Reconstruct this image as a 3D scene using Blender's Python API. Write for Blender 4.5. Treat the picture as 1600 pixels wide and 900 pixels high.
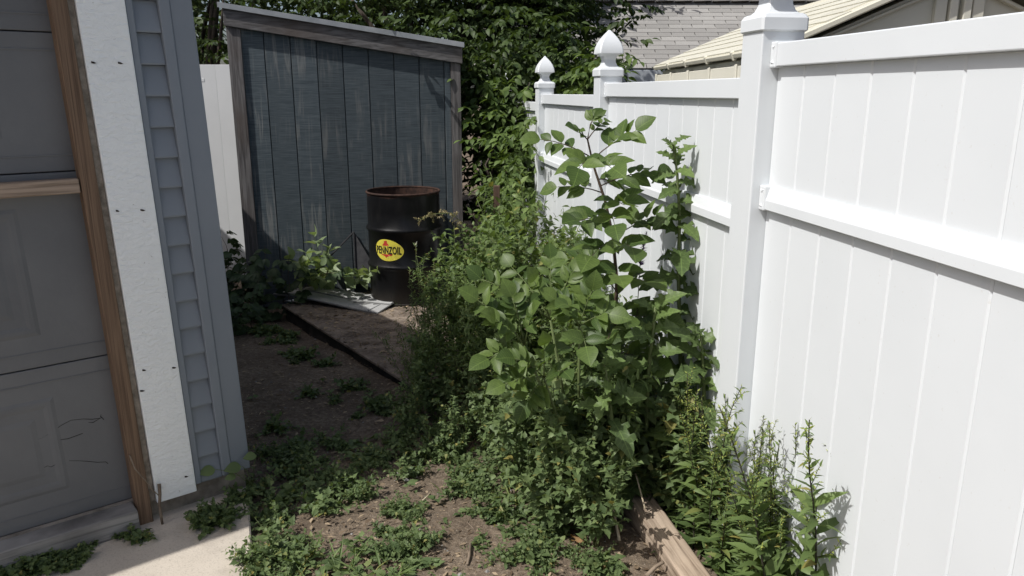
import bpy, bmesh, math, random
import numpy as np
from mathutils import Vector, Matrix
for o in list(bpy.data.objects): bpy.data.objects.remove(o)
SC = bpy.context.scene
COL = SC.collection
rad = math.radians
# ------------------------------------------------------------ camera
F, PITCH, H = 1200.0, math.atan(305/1200.0), 1.6
cd = bpy.data.cameras.new('camera'); cam = bpy.data.objects.new('camera', cd); COL.objects.link(cam)
cam.location = (0, 0, H); cam.rotation_euler = (math.pi/2 - PITCH, 0, 0)
cd.sensor_width = 36; cd.lens = 36*F/1600; cd.clip_start = 0.05; cd.clip_end = 2000
SC.camera = cam
# ------------------------------------------------------------ light
SUN_AZ, SUN_EL = rad(60), rad(53)          # azimuth the light travels to (from +Y towards +X)
w = bpy.data.worlds.new('World'); SC.world = w; w.use_nodes = True
nt = w.node_tree; bg = nt.nodes['Background']
sky = nt.nodes.new('ShaderNodeTexSky'); sky.sky_type = 'NISHITA'; sky.sun_disc = False
sky.sun_elevation = SUN_EL; sky.sun_rotation = SUN_AZ + math.pi
sky.dust_density = 4.0; sky.ozone_density = .6; sky.air_density = .9; sky.altitude = 200
nt.links.new(sky.outputs[0], bg.inputs[0]); bg.inputs[1].default_value = 0.12
sl = bpy.data.lights.new('sun', 'SUN'); sl.energy = 5.0; sl.angle = rad(0.53); sl.color = (1.0, 0.975, 0.94)
sun = bpy.data.objects.new('sun', sl); COL.objects.link(sun)
ldir = Vector((math.cos(SUN_EL)*math.sin(SUN_AZ), math.cos(SUN_EL)*math.cos(SUN_AZ), -math.sin(SUN_EL)))
sun.rotation_euler = ldir.to_track_quat('-Z', 'Y').to_euler(); sun.location = (-4, -2, 8)
vs = SC.view_settings; vs.view_transform = 'Standard'; vs.look = 'None'; vs.exposure = -0.08; vs.gamma = 1
SC.cycles.max_bounces = 6; SC.cycles.diffuse_bounces = 4; SC.cycles.glossy_bounces = 2; SC.cycles.transmission_bounces = 3
# ------------------------------------------------------------ helpers
def ray(px, py):
    x, u = px-800, 450-py
    return x, F*math.cos(PITCH)+u*math.sin(PITCH), u*math.cos(PITCH)-F*math.sin(PITCH)
def at(px, py, Y):
    x, y, z = ray(px, py); t = Y/y
    return Vector((x*t, Y, H+z*t))
def on(px, py, z=0.0):
    x, y, q = ray(px, py); t = (z-H)/q
    return Vector((x*t, y*t, z))
def gz(x, y):
    return -0.045*min(max(0.0, y-2.4), 4.0) - 0.004*max(0.0, y-6.4) - .065*min(max((-.55-x)/.45, 0.0), 1.0)*min(max((4.2-y)/1.2, 0.0), 1.0)
RNG = random.Random(7)
def new_obj(name, data, parent=None):
    o = bpy.data.objects.new(name, data); COL.objects.link(o)
    if parent is not None: o.parent = parent
    return o
def thing(name, label, cat, loc=(0, 0, 0), rz=0, group=None):
    o = new_obj(name, None); o.location = loc; o.rotation_euler = (0, 0, rz); o.empty_display_size = .1
    o['label'] = label; o['category'] = cat
    if group: o['group'] = group
    return o
def tag(o, label, cat, group=None):
    o['label'] = label; o['category'] = cat
    if group: o['group'] = group
    return o
def wloc(o):
    v = Vector((0, 0, 0))
    while o is not None: v = v + o.location; o = o.parent
    return v
class MB:
    def __init__(s): s.v = []; s.f = []
    def add(s, vs, fs):
        b = len(s.v); s.v += [Vector(p) for p in vs]; s.f += [[b+i for i in f] for f in fs]; return s
    def box(s, lo, hi, fn=None):
        x0, y0, z0 = lo; x1, y1, z1 = hi
        p = [(x0,y0,z0),(x1,y0,z0),(x1,y1,z0),(x0,y1,z0),(x0,y0,z1),(x1,y0,z1),(x1,y1,z1),(x0,y1,z1)]
        if fn: p = [fn(*q) for q in p]
        return s.add(p, [(0,3,2,1),(4,5,6,7),(0,1,5,4),(1,2,6,5),(2,3,7,6),(3,0,4,7)])
    def prism(s, poly, a, b, fn):             # poly in 2D, extruded a..b, fn(p, q, t) -> point
        n = len(poly)
        p = [fn(q[0], q[1], a) for q in poly] + [fn(q[0], q[1], b) for q in poly]
        return s.add(p, [list(range(n))[::-1], list(range(n, 2*n))] + [(i, (i+1) % n, n+(i+1) % n, n+i) for i in range(n)])
    def tube(s, pts, rr, k=6, cap=True):
        pts = [Vector(p) for p in pts]; n = len(pts); rings = []
        for i, p in enumerate(pts):
            d = (pts[min(i+1, n-1)]-pts[max(i-1, 0)])
            if d.length < 1e-9: d = Vector((0, 0, 1))
            d.normalize()
            a = d.orthogonal() if abs(d.z) > .99 else d.cross(Vector((0, 0, 1)))
            a.normalize(); b = d.cross(a)
            r = rr[i] if isinstance(rr, (list, tuple)) else rr
            rings.append([p+(a*math.cos(2*math.pi*j/k)+b*math.sin(2*math.pi*j/k))*r for j in range(k)])
        base = [q for R_ in rings for q in R_]
        fs = [(i*k+j, i*k+(j+1) % k, (i+1)*k+(j+1) % k, (i+1)*k+j) for i in range(n-1) for j in range(k)]
        if cap: fs += [list(range(k))[::-1], list(range((n-1)*k, n*k))]
        return s.add(base, fs)
    def lathe(s, prof, k=32, c=(0, 0, 0), sq=None, cap=True):
        n = len(prof); vs = []
        for r, z in prof:
            if sq is None: vs += [(c[0]+r*math.cos(2*math.pi*j/k), c[1]+r*math.sin(2*math.pi*j/k), c[2]+z) for j in range(k)]
            else:
                q = r*(1-sq)
                for (x, y) in ((r,-q),(r,q),(q,r),(-q,r),(-r,q),(-r,-q),(-q,-r),(q,-r)): vs.append((c[0]+x, c[1]+y, c[2]+z))
        if sq is not None: k = 8
        fs = [(i*k+j, i*k+(j+1) % k, (i+1)*k+(j+1) % k, (i+1)*k+j) for i in range(n-1) for j in range(k)]
        if cap: fs += [list(range(k))[::-1], list(range((n-1)*k, n*k))]
        return s.add(vs, fs)
    def mesh(s, name, m=None, smooth=False, off=Vector((0, 0, 0)), bev=0, seg=1, ang=40):
        me = bpy.data.meshes.new(name)
        me.from_pydata([tuple(p-off) for p in s.v], [], s.f)
        bm = bmesh.new(); bm.from_mesh(me)
        bmesh.ops.recalc_face_normals(bm, faces=bm.faces)
        if bev: bmesh.ops.bevel(bm, geom=list(bm.edges), offset=bev, segments=seg, affect='EDGES', profile=.5, clamp_overlap=True)
        bm.to_mesh(me); bm.free()
        if smooth:
            me.polygons.foreach_set('use_smooth', [True]*len(me.polygons))
            if smooth != 'all': me.set_sharp_from_angle(angle=rad(ang))
        if m: me.materials.append(m)
        return me
    def build(s, name, m, parent=None, smooth=False, bev=0, seg=1):
        off = wloc(parent) if parent is not None else Vector((0, 0, 0))
        return new_obj(name, s.mesh(name, m, smooth, off, bev, seg), parent)
    def local(s, name, m, parent=None, smooth=False, bev=0, seg=1):
        return new_obj(name, s.mesh(name, m, smooth, Vector((0, 0, 0)), bev, seg), parent)
# ------------------------------------------------------------ materials
class NT:
    def __init__(s, name):
        s.m = bpy.data.materials.new(name); s.m.use_nodes = True; s.t = s.m.node_tree
        s.b = s.t.nodes['Principled BSDF']; s.out = s.t.nodes['Material Output']
    def n(s, typ, **kw):
        x = s.t.nodes.new(typ)
        for k, v in kw.items(): setattr(x, k, v)
        return x
    def l(s, a, b): s.t.links.new(a, b)
    def coord(s, scale=(1, 1, 1), rnd=0.0, kind='Object'):
        tc = s.n('ShaderNodeTexCoord'); mp = s.n('ShaderNodeMapping'); mp.inputs['Scale'].default_value = scale
        src = tc.outputs[kind]
        if rnd:
            oi = s.n('ShaderNodeObjectInfo'); vm = s.n('ShaderNodeVectorMath', operation='SCALE'); cx = s.n('ShaderNodeCombineXYZ')
            for i in range(3): s.l(oi.outputs['Random'], cx.inputs[i])
            s.l(cx.outputs[0], vm.inputs[0]); vm.inputs['Scale'].default_value = rnd
            ad = s.n('ShaderNodeVectorMath', operation='ADD'); s.l(src, ad.inputs[0]); s.l(vm.outputs[0], ad.inputs[1]); src = ad.outputs[0]
        s.l(src, mp.inputs['Vector']); return mp.outputs[0]
    def noise(s, vec, scale=5, detail=5, rough=.55, dist=0):
        x = s.n('ShaderNodeTexNoise'); x.inputs['Scale'].default_value = scale; x.inputs['Detail'].default_value = detail
        x.inputs['Roughness'].default_value = rough; x.inputs['Distortion'].default_value = dist
        if vec is not None: s.l(vec, x.inputs['Vector'])
        return x.outputs['Fac']
    def ramp(s, fac, stops):
        r = s.n('ShaderNodeValToRGB'); e = r.color_ramp.elements
        while len(e) < len(stops): e.new(.5)
        for i, (p, c) in enumerate(stops):
            e[i].position = p; e[i].color = (*c, 1) if not isinstance(c, (int, float)) else (c, c, c, 1)
        s.l(fac, r.inputs[0]); return r.outputs[0]
    def mix(s, fac, a, b, mode='MIX'):
        x = s.n('ShaderNodeMix', data_type='RGBA', blend_type=mode)
        for v, k in ((fac, 0), (a, 6), (b, 7)):
            if isinstance(v, (int, float)): x.inputs[k].default_value = v if k == 0 else (v, v, v, 1)
            elif isinstance(v, tuple): x.inputs[k].default_value = (*v, 1)
            else: s.l(v, x.inputs[k])
        return x.outputs[2]
    def bump(s, h, strength=.3, dist=.01, prev=None):
        b = s.n('ShaderNodeBump'); b.inputs['Strength'].default_value = strength; b.inputs['Distance'].default_value = dist
        s.l(h, b.inputs['Height'])
        if prev is not None: s.l(prev, b.inputs['Normal'])
        return b.outputs[0]
    def fin(s, col=None, rough=.6, nrm=None, spec=.4, metal=0):
        if col is not None:
            if isinstance(col, tuple): s.b.inputs['Base Color'].default_value = (*col, 1)
            else: s.l(col, s.b.inputs['Base Color'])
        if isinstance(rough, (int, float)): s.b.inputs['Roughness'].default_value = rough
        else: s.l(rough, s.b.inputs['Roughness'])
        s.b.inputs['Specular IOR Level'].default_value = spec; s.b.inputs['Metallic'].default_value = metal
        if nrm is not None: s.l(nrm, s.b.inputs['Normal'])
        return s.m
def mat_wood(name, c1, c2, c3=None, scale=(40, 40, 2.5), rough=.8, bump=.35):
    t = NT(name); v = t.coord(scale, 7.0); n1 = t.noise(v, 1.0, 6, .6, .6)
    v2 = t.coord((3, 3, 3), 3.0); n2 = t.noise(v2, 1.0, 4)
    col = t.ramp(n1, [(.32, c1), (.62, c2)])
    if c3: col = t.mix(t.ramp(n2, [(.45, 0.0), (.75, .8)]), col, c3)
    return t.fin(col, rough, t.bump(n1, bump, .004), .25)
def mat_mottle(name, c1, c2, s=8, rough=.6, bump=.15, bs=60, spec=.3, lo=.35, hi=.65, bd=.004, c3=None, s3=120):
    t = NT(name); v = t.coord((1, 1, 1), 5.0); n1 = t.noise(v, s, 6, .6); n2 = t.noise(v, bs, 4, .6)
    col = t.ramp(n1, [(lo, c1), (hi, c2)])
    if c3: col = t.mix(t.ramp(t.noise(v, s3, 3, .7), [(.56, 0.0), (.68, .75)]), col, c3)
    return t.fin(col, rough, t.bump(n2, bump, bd), spec)
def mat_leaf(name, c1, c2, attr=True, trans=.32, rough=.5, spec=.22, yellow=None):
    t = NT(name)
    if attr:
        a = t.n('ShaderNodeAttribute'); a.attribute_name = 'rnd'; fac = a.outputs['Fac']
    else:
        a = t.n('ShaderNodeObjectInfo'); fac = a.outputs['Random']
    stops = [(0.05, c1), (.9, c2)]
    if yellow: stops = [(0.05, c1), (.95, c2), (1.0, yellow)]
    col = t.ramp(fac, stops)
    vn = t.noise(t.coord((1, 1, 1)), 35, 3); col = t.mix(t.ramp(vn, [(.3, .82), (.7, 1.12)]), 0.0, col, 'MIX') if False else col
    if not attr:
        tc_ = t.n('ShaderNodeTexCoord'); sx = t.n('ShaderNodeSeparateXYZ'); t.l(tc_.outputs['Object'], sx.inputs[0])
        ab = t.n('ShaderNodeMath', operation='ABSOLUTE'); t.l(sx.outputs[0], ab.inputs[0])
        mr = t.ramp(ab.outputs[0], [(.004, 1.0), (.016, 0.0)])
        sv = t.n('ShaderNodeMath', operation='MULTIPLY_ADD'); t.l(ab.outputs[0], sv.inputs[0]); sv.inputs[1].default_value = -.75; t.l(sx.outputs[1], sv.inputs[2])
        pp_ = t.n('ShaderNodeMath', operation='PINGPONG'); t.l(sv.outputs[0], pp_.inputs[0]); pp_.inputs[1].default_value = .055
        vr = t.ramp(pp_.outputs[0], [(.003, .55), (.012, 0.0)])
        vv_ = t.mix(1.0, mr, vr, 'LIGHTEN'); col = t.mix(t.mix(1.0, vv_, .45, 'MULTIPLY'), col, tuple(min(1, x*1.9) for x in c2))
        bl = t.noise(t.coord((1, 1, 1), 5.0), 6, 3); col = t.mix(t.ramp(bl, [(.4, 0.0), (.7, .35)]), col, tuple(x*.7 for x in c1))
    t.fin(col, rough, None, spec)
    tr = t.n('ShaderNodeBsdfTranslucent'); tc = t.mix(1.0, col, (1.25, 1.3, .55), 'MULTIPLY'); t.l(tc, tr.inputs['Color'])
    ms = t.n('ShaderNodeMixShader'); ms.inputs[0].default_value = trans
    t.l(t.b.outputs[0], ms.inputs[1]); t.l(tr.outputs[0], ms.inputs[2]); t.l(ms.outputs[0], t.out.inputs[0])
    return t.m
def mat_plain(name, c, rough=.6, spec=.35, metal=0): return NT(name).fin(c, rough, None, spec, metal)

def mk_vinyl():
    t = NT('white_vinyl'); v = t.coord((1, 1, 1), 4.0)
    n = t.noise(v, 2.2, 4); st = t.noise(t.coord((60, 60, 1.2), 4.0), 1.0, 4)
    col = t.ramp(n, [(.3, (.61, .638, .655)), (.7, (.64, .668, .685))])
    sp = t.ramp(t.noise(v, 90, 2, .5), [(.70, 0.0), (.76, .35)]); col = t.mix(sp, col, (.5, .49, .46))
    return t.fin(col, .42, t.bump(t.noise(v, 5, 2), .06, .02, t.bump(st, .05, .002)), .4)
VINYL = mk_vinyl()
def mk_soil():
    t = NT('soil'); v = t.coord(); n1 = t.noise(v, 3.0, 6, .65); n2 = t.noise(v, 42, 5, .7); n3 = t.noise(v, 160, 3, .6)
    col = t.ramp(n1, [(.3, (.125, .096, .068)), (.7, (.265, .212, .157))])
    col = t.mix(t.ramp(n2, [(.42, .75), (.62, 0.0)]), col, (.092, .071, .052))
    col = t.mix(t.ramp(n3, [(.6, 0.0), (.72, .65)]), col, (.40, .355, .30))
    b = t.bump(n3, .5, .006, t.bump(n2, .7, .02))
    return t.fin(col, .95, b, .1)
SOIL = mk_soil()
def mk_concrete():
    t = NT('concrete'); v = t.coord(); n1 = t.noise(v, 2.0, 5); n2 = t.noise(v, 140, 3, .7); n3 = t.noise(v, 330, 2, .6)
    col = t.ramp(n1, [(.3, (.44, .39, .325)), (.7, (.54, .485, .41))])
    col = t.mix(t.ramp(n2, [(.52, 0.0), (.7, .5)]), col, (.24, .205, .17))
    col = t.mix(t.ramp(n3, [(.6, 0.0), (.7, .5)]), col, (.6, .57, .52))
    col = t.mix(t.ramp(t.noise(v, 5.5, 5, .65), [(.5, 0.0), (.72, .45)]), col, (.2, .17, .14)); return t.fin(col, .9, t.bump(n2, .4, .003), .2)
CONC = mk_concrete()
def mk_shedwall():
    t = NT('faded_blue_paint'); v = t.coord((1, 1, 1), 6.0)
    hz = t.noise(t.coord((7, 7, 230), 3.0), 1.0, 5, .65); vt = t.noise(t.coord((26, 26, 1.6), 5.0), 1.0, 5, .6, .9); big = t.noise(v, 2.3, 4)
    col = t.ramp(hz, [(.35, (.036, .048, .057)), (.7, (.092, .113, .124))])
    m1 = t.ramp(vt, [(.50, 0.0), (.66, 1.0)]); m2 = t.ramp(big, [(.46, 0.0), (.62, .8)])
    col = t.mix(t.mix(1.0, m1, m2, 'MULTIPLY'), col, (.175, .178, .172))
    oi = t.n('ShaderNodeObjectInfo'); col = t.mix(1.0, col, t.ramp(oi.outputs['Random'], [(0, .78), (1, 1.2)]), 'MULTIPLY')
    b = t.bump(hz, .4, .002, t.bump(vt, .35, .003))
    return t.fin(col, .75, b, .25)
SHEDWALL = mk_shedwall()
GREYWOOD = mat_wood('weathered_grey_wood', (.045, .042, .042), (.15, .142, .14), (.085, .07, .062), (55, 55, 3))
GREYWOODX = mat_wood('weathered_grey_wood_flat', (.04, .038, .038), (.135, .13, .13), (.08, .066, .058), (3, 55, 55))
BROWNWOOD = mat_wood('brown_treated_wood', (.082, .052, .035), (.195, .130, .085), None, (150, 150, 2.5), .75)
RAILWOOD = mat_wood('brown_rail_wood', (.17, .125, .09), (.36, .28, .215), None, (3, 3, 90), .75)
RAWSTRIP = mat_mottle('raw_board_edge', (.17, .145, .115), (.33, .29, .24), 30, .85)
SILLWOOD = mat_wood('grey_sill_wood', (.13, .125, .12), (.32, .31, .295), (.09, .085, .08), (3, 3, 60), .85)
TIMBER = mat_wood('weathered_timber', (.17, .125, .088), (.42, .335, .255), (.30, .25, .20), (55, 3.0, 55), .85, .5)
def mk_trim():
    t = NT('embossed_white_board'); v = t.coord((34, 34, 70)); n = t.noise(v, 1.0, 4, .6, .8)
    d = t.noise(t.coord(), 55, 3)
    col = t.mix(t.ramp(d, [(.70, 0.0), (.76, .5)]), (.83, .855, .85), (.3, .28, .24))
    return t.fin(col, .5, t.bump(n, .9, .008), .35)
TRIM = mk_trim()
SIDING = mat_mottle('blue_grey_vinyl_siding', (.182, .206, .235), (.202, .226, .255), 3, .5, .06, 90)
DOORM = mat_mottle('grey_door_steel', (.120, .124, .129), (.150, .154, .158), 2.2, .55, .16, 70)
def mk_shingle(name, a, b):
    t = NT(name); v = t.coord((1, 1, 1), 9.0); n = t.noise(v, 190, 3, .7)
    oi = t.n('ShaderNodeObjectInfo'); base = t.ramp(oi.outputs['Random'], [(0, a), (1, b)])
    col = t.mix(t.ramp(n, [(.4, .55), (.62, 0.0)]), base, tuple(x*.55 for x in a))
    return t.fin(col, .95, t.bump(n, .5, .003), .1)
SHINGLE = mk_shingle('grey_shingle', (.27, .262, .248), (.38, .37, .35))
SHSHEET = mk_shingle('light_grey_shingle', (.36, .36, .355), (.46, .46, .455))
def mk_drum():
    t = NT('black_drum_paint'); v = t.coord(); n = t.noise(v, 7, 5); f = t.noise(t.coord((26, 26, 4)), 1, 5, .65)
    col = t.mix(t.ramp(f, [(.55, 0.0), (.72, .6)]), (.005, .005, .0055), (.018, .017, .016))
    sx = t.n('ShaderNodeSeparateXYZ'); tc = t.n('ShaderNodeTexCoord'); t.l(tc.outputs['Object'], sx.inputs[0])
    ad = t.n('ShaderNodeMath', operation='MULTIPLY_ADD'); t.l(n, ad.inputs[0]); ad.inputs[1].default_value = .10; t.l(sx.outputs[2], ad.inputs[2])
    hi = t.ramp(ad.outputs[0], [(.905, 0.0), (.93, 1.0)])
    rust = t.ramp(f, [(.3, (.03, .014, .01)), (.7, (.08, .036, .022))])
    col = t.mix(hi, col, rust)
    dirt = t.ramp(ad.outputs[0], [(.04, .75), (.2, 0.0)]); col = t.mix(dirt, col, (.03, .025, .02))
    rg = t.ramp(n, [(.3, .26), (.7, .5)])
    return t.fin(col, rg, t.bump(f, .06, .003), .28)
DRUM = mk_drum()
RUST = mat_mottle('rusty_steel', (.020, .011, .009), (.062, .032, .022), 22, .85, .4, 60)
YELLOW = mat_mottle('yellow_print', (.62, .55, .07), (.54, .47, .06), 14, .55, .05, 60, .3, .35, .65, .004, (.2, .17, .06), 40)
REDP = mat_plain('red_print', (.42, .045, .03), .45)
BLACKP = mat_plain('black_print', (.012, .012, .013), .45)
PLY = mat_mottle('littered_plywood', (.10, .080, .064), (.27, .222, .178), 9, .95, .8, 45, .08, .35, .65, .015, (.33, .27, .21), 60)
DARKEDGE = mat_mottle('dark_rotted_wood', (.020, .018, .016), (.05, .044, .038), 12, .9, .5, 40)
BLACKST = mat_mottle('black_steel', (.012, .012, .014), (.03, .03, .032), 15, .5, .1)
DRIP = mat_mottle('pale_metal_edge', (.20, .215, .23), (.30, .315, .33), 6, .4, .05)
RESIN = mat_mottle('cream_resin', (.53, .51, .42), (.59, .57, .47), 2, .5, .05, 80)
RESINW = mat_mottle('tan_resin_wall', (.60, .58, .49), (.65, .63, .54), 2, .5, .05, 80)
HOUSEW = mat_mottle('pale_blue_grey_paint', (.36, .39, .42), (.42, .45, .48), 3, .6, .05)
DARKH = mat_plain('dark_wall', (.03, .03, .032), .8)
PALEW = mat_mottle('pale_grey_vinyl', (.60, .61, .61), (.64, .65, .65), 2, .5, .03)
STEMG = mat_plain('green_stem', (.10, .13, .045), .6); STEMR = mat_plain('brown_stem', (.075, .052, .036), .7); STEMD = mat_plain('dark_stem', (.035, .032, .02), .7)
BARK = mat_wood('bark', (.035, .028, .022), (.11, .09, .075), None, (25, 25, 5), .9, .9)
STONE = mat_mottle('field_stone', (.16, .155, .145), (.27, .26, .245), 9, .9, .5, 40)
DRYLEAF = mat_leaf('dry_brown_leaf', (.26, .15, .07), (.42, .27, .14), True, .2, .7)
STRAW = mat_mottle('dry_straw', (.34, .28, .19), (.5, .43, .31), 20, .8)
TWIG = mat_mottle('dry_twig', (.12, .09, .065), (.24, .19, .14), 20, .9)
WHITEP = mat_plain('white_scrap', (.7, .7, .68), .6)
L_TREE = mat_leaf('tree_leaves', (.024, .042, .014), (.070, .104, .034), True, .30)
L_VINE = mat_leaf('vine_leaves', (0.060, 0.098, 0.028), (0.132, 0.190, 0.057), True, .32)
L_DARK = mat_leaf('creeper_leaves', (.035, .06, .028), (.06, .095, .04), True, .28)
L_SAP = mat_leaf('sapling_leaves', (0.058, 0.098, 0.028), (0.135, 0.195, 0.052), False, .42, .44, .3)
L_LET = mat_leaf('lettuce_leaves', (0.081, 0.122, 0.045), (0.131, 0.188, 0.062), False, .28, .42)
L_BUSH = mat_leaf('weed_leaves', (0.077, 0.119, 0.039), (0.161, 0.221, 0.073), True, .30, .45, yellow=(.26, .23, .07))
L_GOOSE = mat_leaf('goosefoot_leaves', (0.078, 0.117, 0.047), (0.150, 0.202, 0.081), True, .28, .5, yellow=(.26, .23, .07))
L_GOLD = mat_leaf('upright_weed_leaves', (0.075, 0.115, 0.040), (0.147, 0.206, 0.069), True, .3, .45, yellow=(.26, .23, .07))
L_TIP = mat_leaf('flower_bud', (.20, .25, .06), (.34, .38, .10), True, .3, .5)
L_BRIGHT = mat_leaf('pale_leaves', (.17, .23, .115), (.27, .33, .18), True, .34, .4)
L_PURP = mat_leaf('purple_flower', (.09, .055, .17), (.20, .13, .34), True, .3, .5)
L_SEED = mat_leaf('dry_seed_head', (.26, .21, .11), (.42, .36, .20), True, .3, .6)
L_WHITE = mat_leaf('white_flower', (.55, .55, .5), (.75, .75, .7), True, .3, .6)
L_LITTER = mat_leaf('litter', (.10, .07, .045), (.36, .28, .19), True, .15, .8)
# ------------------------------------------------------------ leaves and plants
def leaf_tpl(prof, fold=.25, droop=.25, wave=0.0):
    V, Fc = [], []
    for i, (t, wd) in enumerate(prof):
        z = -droop*t*t; wv = wave*(1 if i % 2 else -1)
        V += [(-wd, t, z+fold*wd+wv*wd), (0, t, z), (wd, t, z+fold*wd-wv*wd)]
    for i in range(len(prof)-1):
        a, b = 3*i, 3*(i+1)
        Fc += [(a, a+1, b+1, b), (a+1, a+2, b+2, b+1)]
    return np.array(V, float), Fc
T = dict(
 ovate=leaf_tpl([(0, .012), (.06, .014), (.13, .16), (.22, .27), (.33, .335), (.45, .36), (.57, .345), (.69, .285), (.80, .205), (.90, .11), (.96, .045), (1, .004)], .28, .22, .03),
 leaflet=leaf_tpl([(0, .012), (.1, .10), (.3, .23), (.55, .25), (.8, .13), (1, .004)], .3, .3),
 lance=leaf_tpl([(0, .015), (.2, .11), (.45, .15), (.72, .09), (1, .004)], .35, .45),
 toothed=leaf_tpl([(0, .012), (.1, .02), (.18, .20), (.27, .16), (.38, .31), (.45, .22), (.58, .27), (.66, .17), (.78, .18), (.86, .08), (1, .004)], .25, .35, .05),
 lobed=leaf_tpl([(0, .05), (.06, .10), (.12, .19), (.17, .13), (.26, .13), (.34, .27), (.40, .31), (.46, .17), (.56, .19), (.64, .31), (.70, .30), (.76, .18), (.86, .15), (.94, .07), (1, .004)], .35, .55, .22),
 goose=leaf_tpl([(0, .012), (.16, .02), (.26, .22), (.38, .36), (.5, .27), (.6, .29), (.74, .15), (.86, .09), (1, .004)], .3, .3, .05),
 bract=leaf_tpl([(0, .05), (.4, .2), (1, .01)], .2, .1))
def norm(a): return a/np.maximum(np.linalg.norm(a, axis=-1, keepdims=True), 1e-9)
def leaf_mesh(name, tpl, pos, dirs, ups, size, m, wid=None, rng=None):
    V, Fc = tpl; pos = np.asarray(pos, float); N = len(pos)
    rng = rng or np.random.default_rng(1)
    d = norm(np.asarray(dirs, float)); up = np.asarray(ups, float); size = np.asarray(size, float)
    x = norm(np.cross(d, up)+1e-6); z = np.cross(x, d)
    wid = np.ones(N) if wid is None else np.asarray(wid)
    P = pos[:, None, :] + size[:, None, None]*(V[None, :, 0:1]*wid[:, None, None]*x[:, None, :] + V[None, :, 1:2]*d[:, None, :] + V[None, :, 2:3]*z[:, None, :])
    P = P.reshape(-1, 3); nv = len(V); fa = np.array(Fc, int)
    idx = (fa[None]+(np.arange(N)*nv)[:, None, None]).reshape(-1)
    me = bpy.data.meshes.new(name); me.vertices.add(len(P)); me.vertices.foreach_set('co', P.reshape(-1))
    nf = N*len(fa); me.loops.add(nf*4); me.loops.foreach_set('vertex_index', idx)
    me.polygons.add(nf); me.polygons.foreach_set('loop_start', np.arange(nf)*4)
    me.polygons.foreach_set('use_smooth', np.ones(nf, bool))
    at_ = me.attributes.new('rnd', 'FLOAT', 'POINT'); at_.data.foreach_set('value', np.repeat(rng.random(N), nv))
    me.update(calc_edges=True); me.materials.append(m)
    return me
class Plant:                                   # collects stems and leaves in local coordinates
    def __init__(s, seed): s.r = np.random.default_rng(seed); s.st = MB(); s.lv = {}
    def stem(s, pts, r0, r1, k=4):
        n = len(pts); s.st.tube(pts, [r0+(r1-r0)*i/max(1, n-1) for i in range(n)], k)
    def leaf(s, key, p, d, size, up=None, wid=1.0):
        if up is None: up = np.array([0, 0, 1.0])+s.r.normal(0, .35, 3)
        s.lv.setdefault(key, []).append((p, d, up, size, wid))
    def path(s, p0, d0, L, n=6, wander=.12, grav=0.0):
        p = np.array(p0, float); d = norm(np.array(d0, float)); out = [p.copy()]
        for i in range(n):
            d = norm(d+s.r.normal(0, wander, 3)+np.array([0, 0, grav])); p = p+d*L/n; out.append(p.copy())
        return np.array(out)
    def along(s, pts, t):
        q = t*(len(pts)-1); i = min(int(q), len(pts)-2); f = q-i
        return pts[i]*(1-f)+pts[i+1]*f, norm(pts[i+1]-pts[i])
    def dress(s, pts, key, n, s0, s1, t0=.05, out=.9, az0=None, wid=1.0, jit=.3):
        az = s.r.random()*6.28 if az0 is None else az0
        for i in range(n):
            t = t0+(1-t0)*(i+.5)/n; p, d = s.along(pts, t); az += 2.4+s.r.normal(0, .3)
            a = norm(np.cross(d, [.3, .2, 1.0])+1e-6); b = np.cross(d, a)
            o = a*math.cos(az)+b*math.sin(az)
            ld = norm(o*out+d*(1-.45*out)+s.r.normal(0, jit*.5, 3)+np.array([0, 0, .12]))
            s.leaf(key, p, ld, (s0+(s1-s0)*t)*(.75+.5*s.r.random()), wid=wid)
    def meshes(s, name, smat, mats):
        out = []
        if s.st.v: out.append(('stem', s.st.mesh(name+'_stem', smat, 'all')))
        for key, L in s.lv.items():
            tk, mk = key
            out.append(('foliage' if tk != 'bract' else 'flowers', leaf_mesh(name+'_leaves', T[tk], [q[0] for q in L], [q[1] for q in L], [q[2] for q in L], [q[3] for q in L], mats[mk], [q[4] for q in L], s.r)))
        return out
LM = dict(tree=L_TREE, vine=L_VINE, dark=L_DARK, bush=L_BUSH, goose=L_GOOSE, gold=L_GOLD, tip=L_TIP, bright=L_BRIGHT, purp=L_PURP, seed=L_SEED, white=L_WHITE)
def put(protos, name, label, cat, loc, rz=0, sc=1.0, group=None):
    t = thing(name, label, cat, loc, rz, group); t.scale = (sc, sc, sc)
    for nm, me in protos:
        o = new_obj(nm, me, t)
        if nm != 'stem': o['kind'] = 'stuff'
    return t
# ============================================================ SETTING
def mk_ground():
    xs = np.concatenate([[-400, -120, -40, -14], np.arange(-7, 7.01, .09), [14, 40, 120, 400]])
    ys = np.concatenate([[-400, -120, -30, -8], np.arange(-2, 10.01, .09), [16, 40, 120, 500]])
    rr = np.random.default_rng(3); ph = rr.random((12, 3))*6.28; fr = rr.normal(0, 5.5, (12, 2))
    V = []
    for y in ys:
        for x in xs:
            z = gz(x, y)
            if abs(x) < 7.1 and -2.1 < y < 10.1:
                z += .006*sum(math.sin(fr[k, 0]*x+fr[k, 1]*y+ph[k, 0]) for k in range(12))/2.2
            V.append((x, y, z-.005))
    n = len(xs)
    Fc = [(j*n+i, j*n+i+1, (j+1)*n+i+1, (j+1)*n+i) for j in range(len(ys)-1) for i in range(n-1)]
    me = bpy.data.meshes.new('ground'); me.from_pydata(V, [], Fc); me.materials.append(SOIL)
    me.polygons.foreach_set('use_smooth', [True]*len(Fc))
    o = new_obj('ground', me); o['kind'] = 'structure'
mk_ground()
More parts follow.
